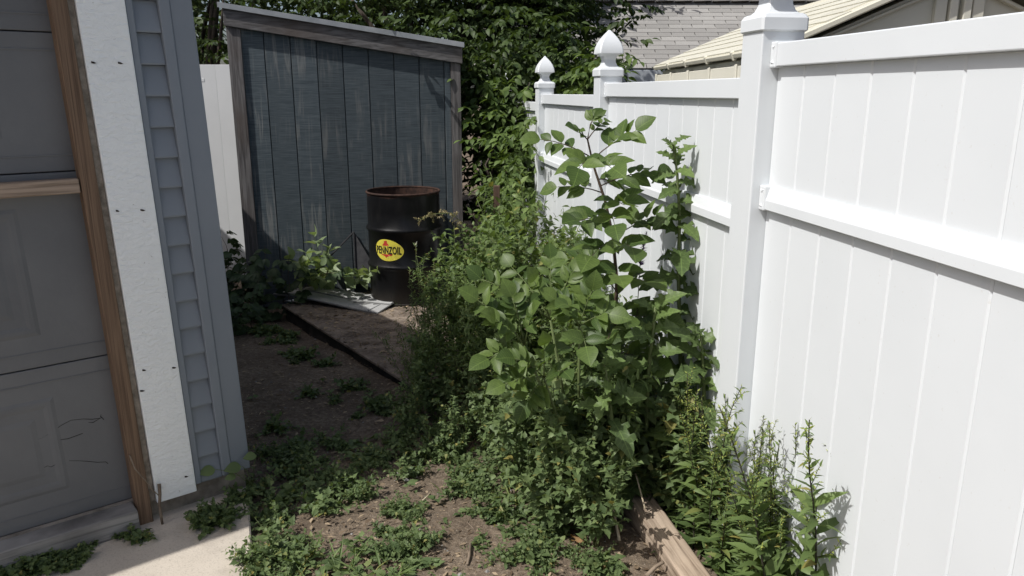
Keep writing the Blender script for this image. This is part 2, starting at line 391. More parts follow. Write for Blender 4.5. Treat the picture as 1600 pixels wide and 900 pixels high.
# garage frame: u to the left along the front wall, q outward, z up, with the old wall's slight lean
GA = rad(51); GD = Vector((math.sin(GA), math.cos(GA), 0)); GN = Vector((GD.y, -GD.x, 0)); GC = Vector((-1.14, 3.0, 0))
def gw(u, q, z, lean=.03): return GC - GD*(u+lean*z) + GN*q + Vector((0, 0, z))
# driveway slab in front of the garage
s = MB(); pd = [(-1.145, 3.01), (-1.055, 2.77), (-.885, 2.30), (-.35, .7), (.15, -.8), (1.5, -2.2), (1.9, -9), (-12, -9), (-12, -4.6)]
s.prism(pd, -.20, -.048, lambda x, y, t: (x, y, t)); o = s.build('driveway', CONC, None, bev=.006); o['kind'] = 'structure'

# ============================================================ GARAGE
G = thing('garage', 'blue grey sided garage with white trim board and grey overhead door', 'garage', GC)
s = MB(); s.box((0.004, -5.0, -.25), (6.0, -.012, .045), gw); s.build('foundation', mat_mottle('footing_concrete', (.16, .14, .115), (.30, .27, .235), 14, .95, .6, 50), G)
WT = 2.19
# wall body behind the siding, with the door opening
s = MB(); s.box((.012, -.14, .045), (.40, -.016, WT), gw); s.box((3.2, -.14, .045), (5.9, -.016, WT), gw); s.box((.40, -.14, 2.15), (3.2, -.016, WT), gw)
s.box((.012, -4.9, .045), (.15, -.14, WT), gw); s.box((5.75, -4.9, .045), (5.9, -.14, WT), gw); s.box((.15, -4.9, .045), (5.75, -4.76, WT), gw)
s.build('wall', SIDING, G)
sd = MB().box((.19, -.016, .047), (.215, .026, WT), gw).build('channel', SIDING, G, bev=.003)
cp = MB(); cp.box((-.012, -.11, .050), (.068, .026, WT), gw); cp.box((.068, -.016, .050), (.106, .032, WT), gw); cp.build('corner_post', SIDING, G, bev=.004, seg=2)
k = 0; z = .047
while z < WT-.05:
    z1 = min(z+.11, WT)
    s = MB(); s.prism([(-.014, z), (.020, z), (.0215, z+.006), (.002, z1-.002), (-.014, z1-.002)], .107, .189, lambda q, zz, u: gw(u, q, zz))
    s.build('siding_course', SIDING, G); z = z1; k += 1
tb = MB().box((.216, -.016, .022), (.369, .034, WT), gw).build('white_trim_board', TRIM, G, bev=.003, seg=2)
NAIL = mat_plain('rusty_nail', (.03, .02, .016), .9)
for (u, zz) in ((.346, 1.70), (.262, 1.70), (.345, 1.19), (.262, 1.185), (.342, .58), (.235, .565), (.36, .50), (.25, .10)):
    s = MB(); c = gw(u, .0345, zz); a = RNG.random()*3
    s.prism([(math.cos(t*1.05)*(.011 if t % 2 else .006), math.sin(t*1.05)*.0038) for t in range(6)], -.001, .0015, lambda x, y, t: c - GD*(x*math.cos(a*.4)) + Vector((0, 0, y+x*.2)) + GN*t)
    s.build('nail_mark', NAIL, tb)
MB().box((.3695, -.02, .03), (.392, .018, WT), gw).build('board_edge_strip', RAWSTRIP, G, bev=.002)
MB().box((.3925, -.03, -.052), (.444, .036, WT), gw).build('jamb_stud', BROWNWOOD, G, bev=.003)
MB().box((.4485, -.012, 1.262), (2.9, .030, 1.312), gw).build('cross_rail', RAILWOOD, G, bev=.003)
door = MB().box((.405, -.085, .035), (3.195, -.06, 2.15), gw).build('garage_door', mat_plain('door_backing', (.05, .05, .05), .8), G)
for (a, b) in ((.045, .645), (.649, 1.332), (1.336, 1.795), (1.799, 2.145)):
    s = MB(); s.box((.41, -.0595, a), (3.19, -.030, b), gw)
    pn = s.build('door_panel', DOORM, door, bev=.003, seg=2)
    for zz in (a+.055, b-.055):
        MB().box((.412, -.0298, zz-.003), (3.18, -.0275, zz+.003), gw).build('pressed_rib', DOORM, door, bev=.001)
    if b-a > .4:
        for u0 in (.64, 1.28, 1.92, 2.56):
            s = MB(); lp = [(0, -.0302), (.014, -.0265), (.026, -.0265), (.04, -.0292), (.07, -.0292), (.088, -.0262), (.1, -.026)]
            vs_, fs_ = [], []
            for k_, (ins, dp) in enumerate(lp):
                z0, z1, ul, ur = a+.115+ins, b-.115-ins, u0+ins, u0+.54-ins
                vs_ += [gw(ul, dp, z0), gw(ur, dp, z0), gw(ur, dp, z1), gw(ul, dp, z1)]
                if k_: fs_ += [(4*k_-4+q_, 4*k_-4+(q_+1) % 4, 4*k_+(q_+1) % 4, 4*k_+q_) for q_ in range(4)]
            fs_.append((4*len(lp)-4, 4*len(lp)-3, 4*len(lp)-2, 4*len(lp)-1)); s.add(vs_, fs_)
            s.build('pressed_panel', DOORM, door)
CRK = mat_plain('crack', (.012, .012, .012), .9)
for pts in ([(.50, .405), (.53, .408), (.56, .418), (.60, .424), (.63, .414), (.66, .40), (.69, .385), (.72, .378)], [(.498, .405), (.502, .412), (.499, .420)], [(.497, .405), (.494, .396)], [(.505, .405), (.53, .395), (.545, .40)],
            [(.505, .215), (.512, .225), (.54, .232), (.57, .246), (.60, .258), (.63, .268)], [(.66, .272), (.69, .262), (.70, .27), (.73, .262), (.76, .258)], [(.57, .362), (.62, .355), (.66, .36)]):
    s = MB(); n = len(pts)
    s.tube([gw(u, -.0295, z) for u, z in pts], [.0004+.0012*(1-i/n)*(.4+RNG.random()) for i in range(n)], 4); s.build('dent_crack', CRK, door)
MB().box((.42, -.05, .02), (3.2, -.028, .046), gw).build('bottom_seal', BLACKP, door)
MB().box((.449, -.02, -.075), (3.2, .075, .040), gw).build('door_sill', SILLWOOD, G, bev=.006, seg=2)
# roof of the garage, above the frame: it casts the big shade
EZ = 2.19
def gr_(u, q, z): return gw(u, q, z)
s = MB(); e0, e1, f0, f1 = -.07, 6.1, .035, -5.1
R0, R1 = (2.4, -2.4), (3.6, -2.4)
s.add([gr_(e0, f0, EZ+.12), gr_(e1, f0, EZ+.12), gr_(e1, f1, EZ+.12), gr_(e0, f1, EZ+.12), gr_(R0[0], R0[1], EZ+1.15), gr_(R1[0], R1[1], EZ+1.15)],
      [(0, 1, 5, 4), (1, 2, 5), (2, 3, 4, 5), (3, 0, 4), (0, 3, 2, 1)]); s.build('roof', SHINGLE, G)
s = MB(); s.box((e0, f0-.02, EZ), (e1, f0+.002, EZ+.119), gr_); s.box((e0-.002, f1, EZ), (e0+.02, f0-.0205, EZ+.119), gr_); s.build('fascia', TRIM, G)
MB().box((e0+.021, f1, EZ+.002), (e1, f0-.021, EZ+.02), gr_).build('soffit', TRIM, G)

# ============================================================ WHITE FENCE
FA = math.atan(200/1238.0)
FN = thing('vinyl_fence', 'white vinyl privacy fence with pointed post caps along right side', 'fence', (1.2, 0, 0), FA)
def fence_post(sy, zt, w, zb):
    h = w/2
    me = MB().box((-h, -h, zb), (h, h, zt)).mesh('post', VINYL, bev=.004, seg=2)
    p = new_obj('post', me, FN); p.location = (0, sy, 0)
    k = w/.12; c = MB()
    c.lathe([(h+.004, 0), (h+.008, .004), (h+.008, .034*k), (h+.001, .044*k), (h-.006, .047*k)], sq=.10)
    c.lathe([(h-.012, .047*k), (h-.022, .056*k), (h-.029, .072*k), (h-.030, .086*k), (h-.022, .103*k), (h-.008, .112*k), (h+.004, .1155*k), (h+.004, .121*k), (h+.0005, .145*k), (h-.009, .17*k), (h-.023, .193*k), (h-.038, .212*k), (h-.05, .225*k), (.004, .234*k)], sq=.10)
    cap = new_obj('post_cap', c.mesh('post_cap', VINYL, smooth=True, bev=0, ang=24), p); cap.location = (0, 0, zt-.012)
    return p
posts = [(-4.2, 1.79, .135, -.05), (-2.5, 1.79, .135, -.05), (-.8, 1.79, .135, -.05), (.80, 1.79, .135, -.05), (2.505, 1.79, .135, -.1), (4.31, 1.695, .122, -.2), (6.0, 1.645, .118, -.3), (7.8, 1.60, .118, -.3), (9.5, 1.56, .118, -.3)]
for p in posts: fence_post(*p)
tops = [1.743, 1.743, 1.743, 1.743, 1.648, 1.590, 1.53, 1.48]
RW = .034
for i, top in enumerate(tops):
    y0 = posts[i][0]+posts[i][2]/2; y1 = posts[i+1][0]-posts[i+1][2]/2; zb = gz(0, (y0+y1)/2)+.03
    for nm, z0, z1 in (('top_rail', top-.067, top), ('bottom_rail', zb, zb+.09)):
        o = MB().box((-RW, y0-.004, z0), (RW, y1+.004, z1)).local(nm, VINYL, FN, bev=.003, seg=2)
    m0, m1 = top-.494, top-.425
    s = MB(); pr = [(-RW, m0), (-RW, m0+.030), (-RW+.004, m0+.036), (-RW+.012, m1-.006), (-RW+.014, m1), (RW-.014, m1), (RW-.012, m1-.006), (RW-.004, m0+.036), (RW, m0+.030), (RW, m0)]
    s.prism(pr, y0-.004, y1+.004, lambda a, b, t: (a, t, b)); s.local('middle_rail', VINYL, FN, bev=.0015, seg=1)
    for (z0, z1) in ((top-.071, top+.004), (m0-.004, m1+.004)):
        for (ya, yb) in ((y0, y0+.034), (y1-.034, y1)):
            b = MB(); b.box((-RW-.005, ya, z0), (RW+.005, yb, z1)); br = b.local('rail_bracket', VINYL, FN, bev=.004, seg=2)
            for q in (0, 1):
                t_ = MB(); zz = z0+.012 if q == 0 else z1-.012; sg = 1 if q == 0 else -1
                t_.add([(-RW-.005, ya+.006, zz), (-RW-.005, yb-.006, zz), (-RW-.009, (ya+yb)/2, zz+.004*sg), (-RW-.005, (ya+yb)/2, zz+.012*sg)], [(0, 1, 2), (1, 3, 2), (3, 0, 2), (0, 3, 1)])
                t_.local('bracket_rib', VINYL, br)
    n = max(1, round((y1-y0)/.152)); bw = (y1-y0)/n
    for (z0, z1) in ((zb+.088, m0+.004), (m1-.004, top-.064)):
        me = MB().box((-.011, -bw/2+.0005, z0), (.011, bw/2-.0005, z1)).mesh('fence_board', VINYL, bev=.0045, seg=1)
        for j in range(n):
            b = new_obj('fence_board', me, FN); b.location = (RNG.uniform(-.0008, .0008), y0+bw*(j+.5), 0)
# pale panel fence behind the garage
PF = thing('back_fence', 'pale smooth fence panel seen between garage corner and dark shed', 'fence', (-4.6, 7.6, -.2))
for i in range(11):
    me = MB().box((-.148, -.02, 0), (.148, .02, 2.06)).mesh('fence_board', PALEW, bev=.001) if i == 0 else me
    b = new_obj('fence_board', me, PF); b.location = (.15+i*.2965, 0, .0)
MB().box((-.02, -.035, .05), (3.3, -.0205, .15)).local('bottom_rail', PALEW, PF, bev=.005)
hd = at(313, 125, 7.56)
MB().box((hd.x+4.6-.03, -.0225, hd.z+.2-.015), (hd.x+4.6+.03, -.0203, hd.z+.2+.015)).local('latch_plate', PALEW, PF, bev=.002)

# ============================================================ SHED
SL, SR = Vector((-2.19, 6.27, 0)), Vector((-.42, 6.49, 0))
SX = (SR-SL).normalized(); SY = Vector((-SX.y, SX.x, 0)); SWD = (SR-SL).length
def sw(a, b, z): return SL + SX*a + SY*b + Vector((0, 0, z))
SH = thing('garden_shed', 'dark slate blue plank shed with sloping roof and grey corner boards', 'shed', (SL.x, SL.y, -.18))
def rtop(a): return 2.232-.150*a
SB = -.16
s = MB(); s.prism([(.02, SB), (SWD-.02, SB), (SWD-.02, rtop(SWD-.02)-.02), (.02, rtop(.02)-.02)], .006, 1.6, lambda a, z, b: sw(a, b, z)); s.build('wall', SHEDWALL, SH)
gx = [.075]+[.25+.2*i for i in range(8)]+[SWD-.078]
for i in range(len(gx)-1):
    a, b = gx[i]+.0035, gx[i+1]-.0035
    s = MB(); s.prism([(a, SB), (b, SB), (b, rtop(b)-.09), (a, rtop(a)-.09)], -.010, .006, lambda x, z, q: sw(x, q, z))
    s.build('siding_board', SHEDWALL, SH, bev=.002)
MB().prism([(0, SB), (.082, SB), (.082, rtop(.082)-.138), (0, rtop(0)-.138)], -.032, -.0105, lambda x, z, q: sw(x, q, z)).build('corner_board', GREYWOOD, SH, bev=.002)
MB().prism([(SWD-.08, SB), (SWD, SB), (SWD, rtop(SWD)-.138), (SWD-.08, rtop(SWD-.08)-.138)], -.032, -.0105, lambda x, z, q: sw(x, q, z)).build('corner_board', GREYWOOD, SH, bev=.002)
MB().box((-.022, -.03, SB), (.0, .09, rtop(0)-.12), sw).build('side_corner_board', GREYWOOD, SH, bev=.002)
MB().prism([(-.03, rtop(-.03)-.136), (SWD+.015, rtop(SWD+.015)-.136), (SWD+.015, rtop(SWD+.015)), (-.03, rtop(-.03))], -.055, -.0105, lambda x, z, q: sw(x, q, z)).build('fascia_board', GREYWOODX, SH, bev=.003)
rf = MB().prism([(-.06, rtop(-.06)+.002), (SWD+.03, rtop(SWD+.03)+.002), (SWD+.03, rtop(SWD+.03)+.026), (-.06, rtop(-.06)+.026)], -.075, 1.7, lambda x, z, q: sw(x, q, z)).build('roof', mat_mottle('dark_roofing', (.06, .06, .06), (.1, .1, .1), 9, .9), SH)
MB().prism([(-.06, rtop(-.06)-.010), (SWD+.03, rtop(SWD+.03)-.010), (SWD+.03, rtop(SWD+.03)+.029), (-.06, rtop(-.06)+.029)], -.079, -.0755, lambda x, z, q: sw(x, q, z)).build('drip_edge', DRIP, rf, bev=.001)

# ============================================================ NEIGHBOUR GARAGE ROOF
NR = thing('neighbour_outbuilding', 'outbuilding with grey shingled roof rising behind the white fence', 'building', (.4, 11.2, -.3))
E0, E1 = -.4, 6.6
def nr(x, v, h=0.0):      # v metres up the slope
    a = rad(30.5); return Vector((x, 11.0+v*math.cos(a)-h*math.sin(a), 1.92+v*math.sin(a)+h*math.cos(a)))
NV = 2.10
s = MB(); s.add([nr(E0, 0, -.02), nr(E1, 0, -.02), nr(E1, NV, -.02), nr(E0, NV, -.02), nr(E0, 0, -.05), nr(E1, 0, -.05), nr(E1, NV, -.05), nr(E0, NV, -.05)], [(0, 1, 2, 3), (7, 6, 5, 4), (0, 4, 5, 1), (1, 5, 6, 2), (2, 6, 7, 3), (3, 7, 4, 0)])
roof = s.build('roof', mat_plain('roof_underlay', (.03, .03, .03), .9), NR)
rows = 16; ex = NV/rows; tw = .345
me = MB().box((-tw/2+.006, 0, 0), (tw/2-.006, ex*1.5, .012)).mesh('shingle', SHINGLE)
rot = Matrix.Rotation(rad(30.5-2.4), 4, 'X')
for r in range(rows):
    off = (r % 2)*tw/2+RNG.uniform(-.02, .02); x = E0+off
    while x < E1:
        o = new_obj('shingle', me, roof); p = nr(x, r*ex, .002)-wloc(NR); o.location = p; o.rotation_euler = (rad(30.5-2.0+RNG.uniform(-.4, .4)), 0, RNG.uniform(-.004, .004)); x += tw
for i in range(24):
    o = MB().box((0, -.15, -.01), (.28, .15, .014)).local('ridge_shingle', SHINGLE, roof); p = nr(E0+i*.295, NV, .006)-wloc(NR); o.location = p; o.rotation_euler = (0, rad(-2), 0)
s = MB(); s.add([nr(E0, NV, -.02), nr(E1, NV, -.02), Vector((E1, 14.6, 1.9)), Vector((E0, 14.6, 1.9))], [(0, 1, 2, 3)]); s.build('rear_roof', SHINGLE, NR)
MB().box((E0, 10.97, 1.74), (E1, 11.0, 1.905)).build('fascia', HOUSEW, NR, bev=.004)
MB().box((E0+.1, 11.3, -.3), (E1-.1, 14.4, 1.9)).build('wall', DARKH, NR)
# house gable far behind
HB = thing('far_house', 'far house gable peak with pale trim just above the shingled roof', 'house', (4.1, 19, -.3))
gb = at(1095, -14, 19); HZ = gb.z+.05
def hg(x, y, z): return Vector((x, y, z))
s = MB(); cx = gb.x+.35
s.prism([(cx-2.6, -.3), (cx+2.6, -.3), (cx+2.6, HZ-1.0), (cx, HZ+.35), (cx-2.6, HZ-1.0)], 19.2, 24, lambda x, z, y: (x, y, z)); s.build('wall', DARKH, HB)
for sg in (-1, 1):
    s = MB(); s.prism([(cx, HZ+.5), (cx+sg*2.9, HZ-1.0), (cx+sg*2.9, HZ-1.2), (cx, HZ+.3)], 18.85, 24.3, lambda x, z, y: (x, y, z)); s.build('roof_slope', SHINGLE, HB)
    s = MB(); s.prism([(cx, HZ+.46), (cx+sg*2.9, HZ-1.04), (cx+sg*2.9, HZ-1.26), (cx, HZ+.24)], 18.80, 18.848, lambda x, z, y: (x, y, z)); s.build('gable_trim', HOUSEW, HB)

# ============================================================ RESIN SHED behind the fence
RS = thing('resin_shed', 'cream plastic storage shed showing above the white fence', 'shed', (1.3, 3.75, 0))
RA = math.atan(12/1238.0)      # turned slightly left of the view
RX, RY = Vector((math.cos(RA), math.sin(RA), 0)), Vector((-math.sin(RA), math.cos(RA), 0)); RO = Vector((1.225, 3.72, 0))
def rs(a, b, z): return RO + RX*a + RY*b + Vector((0, 0, z))
RW_, RL, RE = 1.66, 2.75, 1.79; PK = .36
s = MB(); s.prism([(.02, -.1), (RW_-.02, -.1), (RW_-.02, RE-.02), (RW_/2, RE+PK-.03), (.02, RE-.02)], .03, RL-.03, lambda a, z, b: rs(a, b, z)); s.build('wall', RESINW, RS)
def frame_on(name, quad, fn, th, wd, m):   # raised frame along a polygon
    s = MB(); n = len(quad); c = [sum(q[i] for q in quad)/n for i in (0, 1)]
    inn = [(q[0]+(c[0]-q[0])*wd, q[1]+(c[1]-q[1])*wd) for q in quad]
    for i in range(n):
        j = (i+1) % n
        s.prism([quad[i], quad[j], inn[j], inn[i]], 0, th, fn)
    return s.build(name, m, RS, bev=.003)
for i in range(5):     # left wall panels
    b0, b1 = .06+i*.56, .06+i*.56+.50
    frame_on('wall_panel', [(b0, .2), (b1, .2), (b1, RE-.05), (b0, RE-.05)], lambda b, z, t: rs(.02-t, b, z), .03, .20, RESINW)
    MB().box((-.018, b1+.01, .1), (.02, b1+.05, RE-.04), rs).build('rib', RESINW, RS, bev=.004)
for sg in (0, 1):      # gable panels
    def gm(a, z, t, sg=sg): return rs(a if sg == 0 else RW_-a, .03-t, z)
    frame_on('gable_panel', [(.10, RE-.03), (RW_/2-.06, RE-.03), (RW_/2-.06, RE+PK*.80), (.12, RE+.015)], gm, .03, .16, RESINW)
    MB().box((RW_/2+(-.05 if sg == 0 else .012), -.01, RE-.9), (RW_/2+(-.012 if sg == 0 else .05), .028, RE+PK-.05), rs).build('door_stile', RESINW, RS, bev=.004)
SLP = math.atan2(PK, RW_/2); SLL = math.hypot(PK, RW_/2)+.07
for sg in (0, 1):
    def rr_(v, b, h, sg=sg):
        a = -.035*math.cos(SLP)+v*math.cos(SLP)-h*math.sin(SLP); z = RE-.035*math.sin(SLP)+v*math.sin(SLP)+h*math.cos(SLP)
        return rs(a if sg == 0 else RW_-a, b, z)
    slope = MB().box((0, -.07, .0), (SLL, RL+.07, .03), rr_).build('roof_slope', RESIN, RS, bev=.006)
    for r in range(7):
        v0 = .015+r*.125
        for c in range(11):
            b0 = -.06+c*.273+(r % 2)*.10
            MB().add([rr_(v0, b0, .034+.004), rr_(v0, min(b0+.262, RL+.065), .038), rr_(v0+.118, min(b0+.262, RL+.065), .034), rr_(v0+.118, b0, .034), rr_(v0, b0, .029), rr_(v0, min(b0+.262, RL+.065), .029), rr_(v0+.118, min(b0+.262, RL+.065), .029), rr_(v0+.118, b0, .029)],
                [(0, 1, 2, 3), (0, 4, 5, 1), (1, 5, 6, 2), (2, 6, 7, 3), (3, 7, 4, 0)]).build('roof_tile', RESIN, slope)
    for c in range(4):
        MB().box((-.004, .57+c*.56, -.012), (.022, .60+c*.56, .040), rr_).build('roof_clip', RESIN, slope, bev=.006)

# ============================================================ OBJECTS BY THE SHED
# plywood platform
PT = thing('plywood_platform', 'low plywood platform covered in leaf litter in front of shed', 'platform', (-.9, 5.4, -.17))
A_, B_ = on(440, 476, -.03), on(645, 604, -.03); U_ = (B_-A_).normalized(); V_ = Vector((-U_.y, U_.x, 0))
pp = [A_, B_, B_+V_*1.0, A_+V_*1.35-U_*(-.55), A_+V_*.62+U_*(-.02)]
MB().prism([(p.x, p.y) for p in pp], -.048, -.030, lambda x, y, t: (x, y, t+.0)).build('plywood_sheet', PLY, PT, bev=.003)
s = MB()
q = [A_+V_*.02+U_*.02, B_+V_*.02-U_*.02]
s.prism([(q[0].x, q[0].y), (q[1].x, q[1].y), (q[1].x+V_.x*.05, q[1].y+V_.y*.05), (q[0].x+V_.x*.05, q[0].y+V_.y*.05)], -.20, -.0485, lambda x, y, t: (x, y, t)); s.build('edge_joist', DARKEDGE, PT, bev=.003)
# shingle strip lying on it
SS = thing('shingle_strip', 'loose light grey roofing shingle sheet lying on the platform', 'shingle', tuple(on(540, 470, -.01)))
c0, c1, c2, c3 = on(424, 461, .015), on(590, 489, -.022), on(630, 466, .004), on(497, 450, -.01)
def qs(a, b, h=0):
    p = c0*(1-a)*(1-b)+c1*a*(1-b)+c2*a*b+c3*(1-a)*b; return p+Vector((0, 0, h+.012*math.sin(a*5+b*2)))
def qpatch(a0, a1, b0, b1, h0, h1, n=6):
    s = MB()
    for i in range(n):
        x0, x1 = a0+(a1-a0)*i/n, a0+(a1-a0)*(i+1)/n
        s.add([qs(x0, b0, h0), qs(x1, b0, h0), qs(x1, b1, h0), qs(x0, b1, h0), qs(x0, b0, h1), qs(x1, b0, h1), qs(x1, b1, h1), qs(x0, b1, h1)], [(0, 3, 2, 1), (4, 5, 6, 7), (0, 1, 5, 4), (2, 3, 7, 6)]+([(3, 0, 4, 7)] if i == 0 else [])+([(1, 2, 6, 5)] if i == n-1 else []))
    return s
qpatch(0, 1, 0, 1, 0, .006, 12).build('base_sheet', mat_mottle('dark_shingle_underside', (.10, .10, .10), (.16, .16, .155), 30, .9), SS)
for i in range(3): qpatch(i/3+.007, (i+1)/3-.007, .52, .99, .0065, .014, 4).build('tab', SHSHEET, SS)
qpatch(0.005, .90, .03, .46, .0065, .011, 8).build('lower_band', SHSHEET, SS); qpatch(.915, .995, .03, .46, .0065, .011, 2).build('end_tab', SHSHEET, SS)
# drum
DX, DY, DZ, DR, DH = -.865, 6.10, -.030, .286, .885
DM = thing('oil_drum', 'black steel oil drum with rusty rim and yellow oval logo', 'drum', (DX, DY, DZ))
def ring(zc, hgt=.016, wd=.026): return [(DR, zc-wd), (DR+hgt*.75, zc-wd*.45), (DR+hgt, zc), (DR+hgt*.75, zc+wd*.45), (DR, zc+wd)]
prof = [(DR-.01, .012), (DR+.006, .0), (DR+.008, .008), (DR+.006, .016), (DR, .02)]+ring(.305)+[(DR, .45)]+ring(.595)+[(DR, .74), (DR, DH-.018)]
MB().lathe(prof, 72, cap=False).local('body', DRUM, DM, smooth=True)
MB().lathe([(DR-.004, DH-.002), (DR-.004, .62), (DR-.004, .35), (DR-.004, .03), (.002, .03)], 48, cap=False).local('inner_wall', RUST, DM, smooth=True)
s = MB(); kk = 72; s.v = []; 
for j in range(kk):
    a = 2*math.pi*j/kk
    for t in range(8):
        b = 2*math.pi*t/8; s.v.append(Vector(((DR+.001+.008*math.cos(b))*math.cos(a), (DR+.001+.008*math.cos(b))*math.sin(a), DH-.010+.009*math.sin(b))))
s.f = [[j*8+t, ((j+1) % kk)*8+t, ((j+1) % kk)*8+(t+1) % 8, j*8+(t+1) % 8] for j in range(kk) for t in range(8)]
s.local('rolled_rim', RUST, DM, smooth='all')
# logo: flat print wrapped round the drum
LA = math.atan2(-DY, -DX) - rad(26.5); LZ = .448
def wrap(x, y, r): a = LA + x/DR; return Vector(((DR+r)*math.cos(a), (DR+r)*math.sin(a), LZ+y))
def print_poly(poly, r, m, name, parent):
    bm = bmesh.new(); vs_ = [bm.verts.new((x, y, 0)) for x, y in poly]; bm.faces.new(vs_)
    for xx in np.arange(-.14, .141, .012): bmesh.ops.bisect_plane(bm, geom=bm.verts[:]+bm.edges[:]+bm.faces[:], plane_co=(xx, 0, 0), plane_no=(1, 0, 0))
    bmesh.ops.triangulate(bm, faces=bm.faces)
    for v in bm.verts: v.co = wrap(v.co.x, v.co.y, r)
    me = bpy.data.meshes.new(name); bm.to_mesh(me); bm.free(); me.materials.append(m)
    me.polygons.foreach_set('use_smooth', [True]*len(me.polygons))
    return new_obj(name, me, parent)
def egg(k): # oval, blunter and taller on the left
    out = []
    for j in range(48):
        t = 2*math.pi*j/48; x = math.cos(t)*.128; y = math.sin(t)*(.088-.012*math.cos(t)); out.append((x*k, y*k+(-.006*math.cos(t))))
    return out
lg = print_poly(egg(.96), .0012, YELLOW, 'logo_decal', DM)
print_poly([(-.008, .036), (-.052, .036), (-.052, .042), (-.043, .046), (-.043, .054), (-.036, .056), (-.036, .072), (-.030, .075), (-.012, .075), (-.010, .072), (-.010, .056), (.000, .052), (.000, .042), (.006, .038)][::-1], .0022, REDP, 'bell_top', lg)
print_poly([(-.068, -.0315), (-.062, -.036), (-.048, -.040), (-.030, -.048), (-.022, -.060), (-.014, -.050), (.004, -.044), (.024, -.040), (.036, -.032), (.03, -.0315)], .0022, REDP, 'bell_bottom', lg)
cu = bpy.data.curves.new('lettering', 'FONT'); cu.body = 'PENNZOIL'; cu.align_x = 'CENTER'; cu.align_y = 'CENTER'; cu.size = 1.0; cu.offset = .022; cu.resolution_u = 3; cu.space_character = 1.06
to = bpy.data.objects.new('lettering_source', cu); COL.objects.link(to)
bpy.context.view_layer.update()
me = bpy.data.meshes.new_from_object(to.evaluated_get(bpy.context.evaluated_depsgraph_get())); bpy.data.objects.remove(to)
co = np.zeros(len(me.vertices)*3); me.vertices.foreach_get('co', co); co = co.reshape(-1, 3)
x0, x1, y0, y1 = co[:, 0].min(), co[:, 0].max(), co[:, 1].min(), co[:, 1].max()
bm = bmesh.new(); bm.from_mesh(me)
for v in bm.verts: v.co = Vector((((v.co.x-x0)/(x1-x0)-.5)*.215-.004, ((v.co.y-y0)/(y1-y0)-.5)*.062+.001, 0))
for xx in np.arange(-.12, .121, .012): bmesh.ops.bisect_plane(bm, geom=bm.verts[:]+bm.edges[:]+bm.faces[:], plane_co=(xx, 0, 0), plane_no=(1, 0, 0))
for v in bm.verts: v.co = wrap(v.co.x, v.co.y+.02*v.co.x*0, .0032)
me = bpy.data.meshes.new('lettering'); bm.to_mesh(me); bm.free(); me.materials.clear(); me.materials.append(BLACKP); new_obj('lettering', me, lg)
# leaning black plate
BP = thing('black_metal_plate', 'black triangular metal plate with thin rod leaning on shed', 'plate', tuple(on(560, 420, -.06)))
p0, p1, p2, p3 = at(553, 363, 6.36), at(586, 418, 6.25), at(556, 428, 6.22), at(492, 425, 6.2)
MB().add([p0, p1, p2, p0+Vector((0, .008, 0)), p1+Vector((0, .008, 0)), p2+Vector((0, .008, 0))], [(0, 1, 2), (5, 4, 3), (0, 3, 4, 1), (1, 4, 5, 2), (2, 5, 3, 0)]).build('plate', BLACKST, BP)
MB().tube([p3, p0+Vector((0, -.01, .004))], .007, 6).build('rod', BLACKST, BP); MB().tube([p2+Vector((0, -.01, 0)), p0+Vector((0, -.01, .004))], .007, 6).build('rod', BLACKST, BP)
# brown stake
sp = at(776, 290, 5.3); tag(MB().box((-.022, -.02, 0), (.022, .02, sp.z-gz(0, 5.3)+.05)).local('stake', mat_wood('old_stake', (.05, .03, .022), (.11, .07, .05)), None, bev=.003), 'short dark brown wooden stake among weeds by the fence', 'stake').location = (sp.x, 5.3, gz(0, 5.3)-.05)
# landscape timber along the fence bed
TA, TB = Vector((.33, 3.55, 0)), Vector((.70, 1.75, 0)); td = (TB-TA); tang = math.atan2(td.y, td.x)
LT = tag(MB().box((-.05, -td.length/2, -.04), (.05, td.length/2, .085)).local('landscape_timber', TIMBER, None, bev=.006, seg=2), 'weathered landscape timber edging the bed beside the white fence', 'timber')
LT.location = ((TA.x+TB.x)/2, (TA.y+TB.y)/2, -.015); LT.rotation_euler = (rad(-1.0), 0, tang-math.pi/2)
# small debris
def stick(name, pts, r, m, label, cat):
    n = len(pts); t = MB().tube(pts, [r*(1-.4*i/n) for i in range(n)], 6).build(name, m, None, smooth='all'); tag(t, label, cat)
stick('dry_stalk', [on(968, 845, .01), on(962, 815, .05), on(958, 795, .09)], .006, STRAW, 'pale upright dry stalk beside the landscape timber', 'stalk')
stick('straw_cane', [on(1008, 795, .12), on(1000, 765, .16), on(993, 740, .2)], .0035, STRAW, 'thin straw cane leaning behind the timber in the weeds', 'cane')
stick('dead_branch', [on(1010, 900, .02), on(1025, 885, .03), on(1037, 878, .05)], .008, TWIG, 'broken dead branch stub at the foot of the timber', 'branch')
stick('twig', [on(735, 850, .01), on(733, 870, .012), on(730, 882, .008)], .006, TWIG, 'short dark twig lying on bare sunny soil', 'twig')
stick('forked_twig', [on(660, 782, .01), on(668, 775, .02), on(674, 768, .02)], .003, STRAW, 'small pale forked twig at the shade edge', 'twig')
rb = [gw(.41, .05, .20), gw(.40, .055, .15), gw(.385, .06, .09), gw(.375, .06, .05), gw(.372, .07, 0)]
stick('dry_vine', [gw(.44, .045, .26), gw(.43, .05, .2), gw(.40, .052, .14), gw(.385, .06, .1), gw(.36, .06, .06)], .003, TWIG, 'dried vine stem curling up the brown door stud', 'vine')
stick('dry_root', [gw(.355, .05, .11), gw(.36, .06, .07), gw(.37, .07, .03), gw(.372, .08, -.06)], .007, TWIG, 'thick dead root standing at foot of white trim board', 'root')
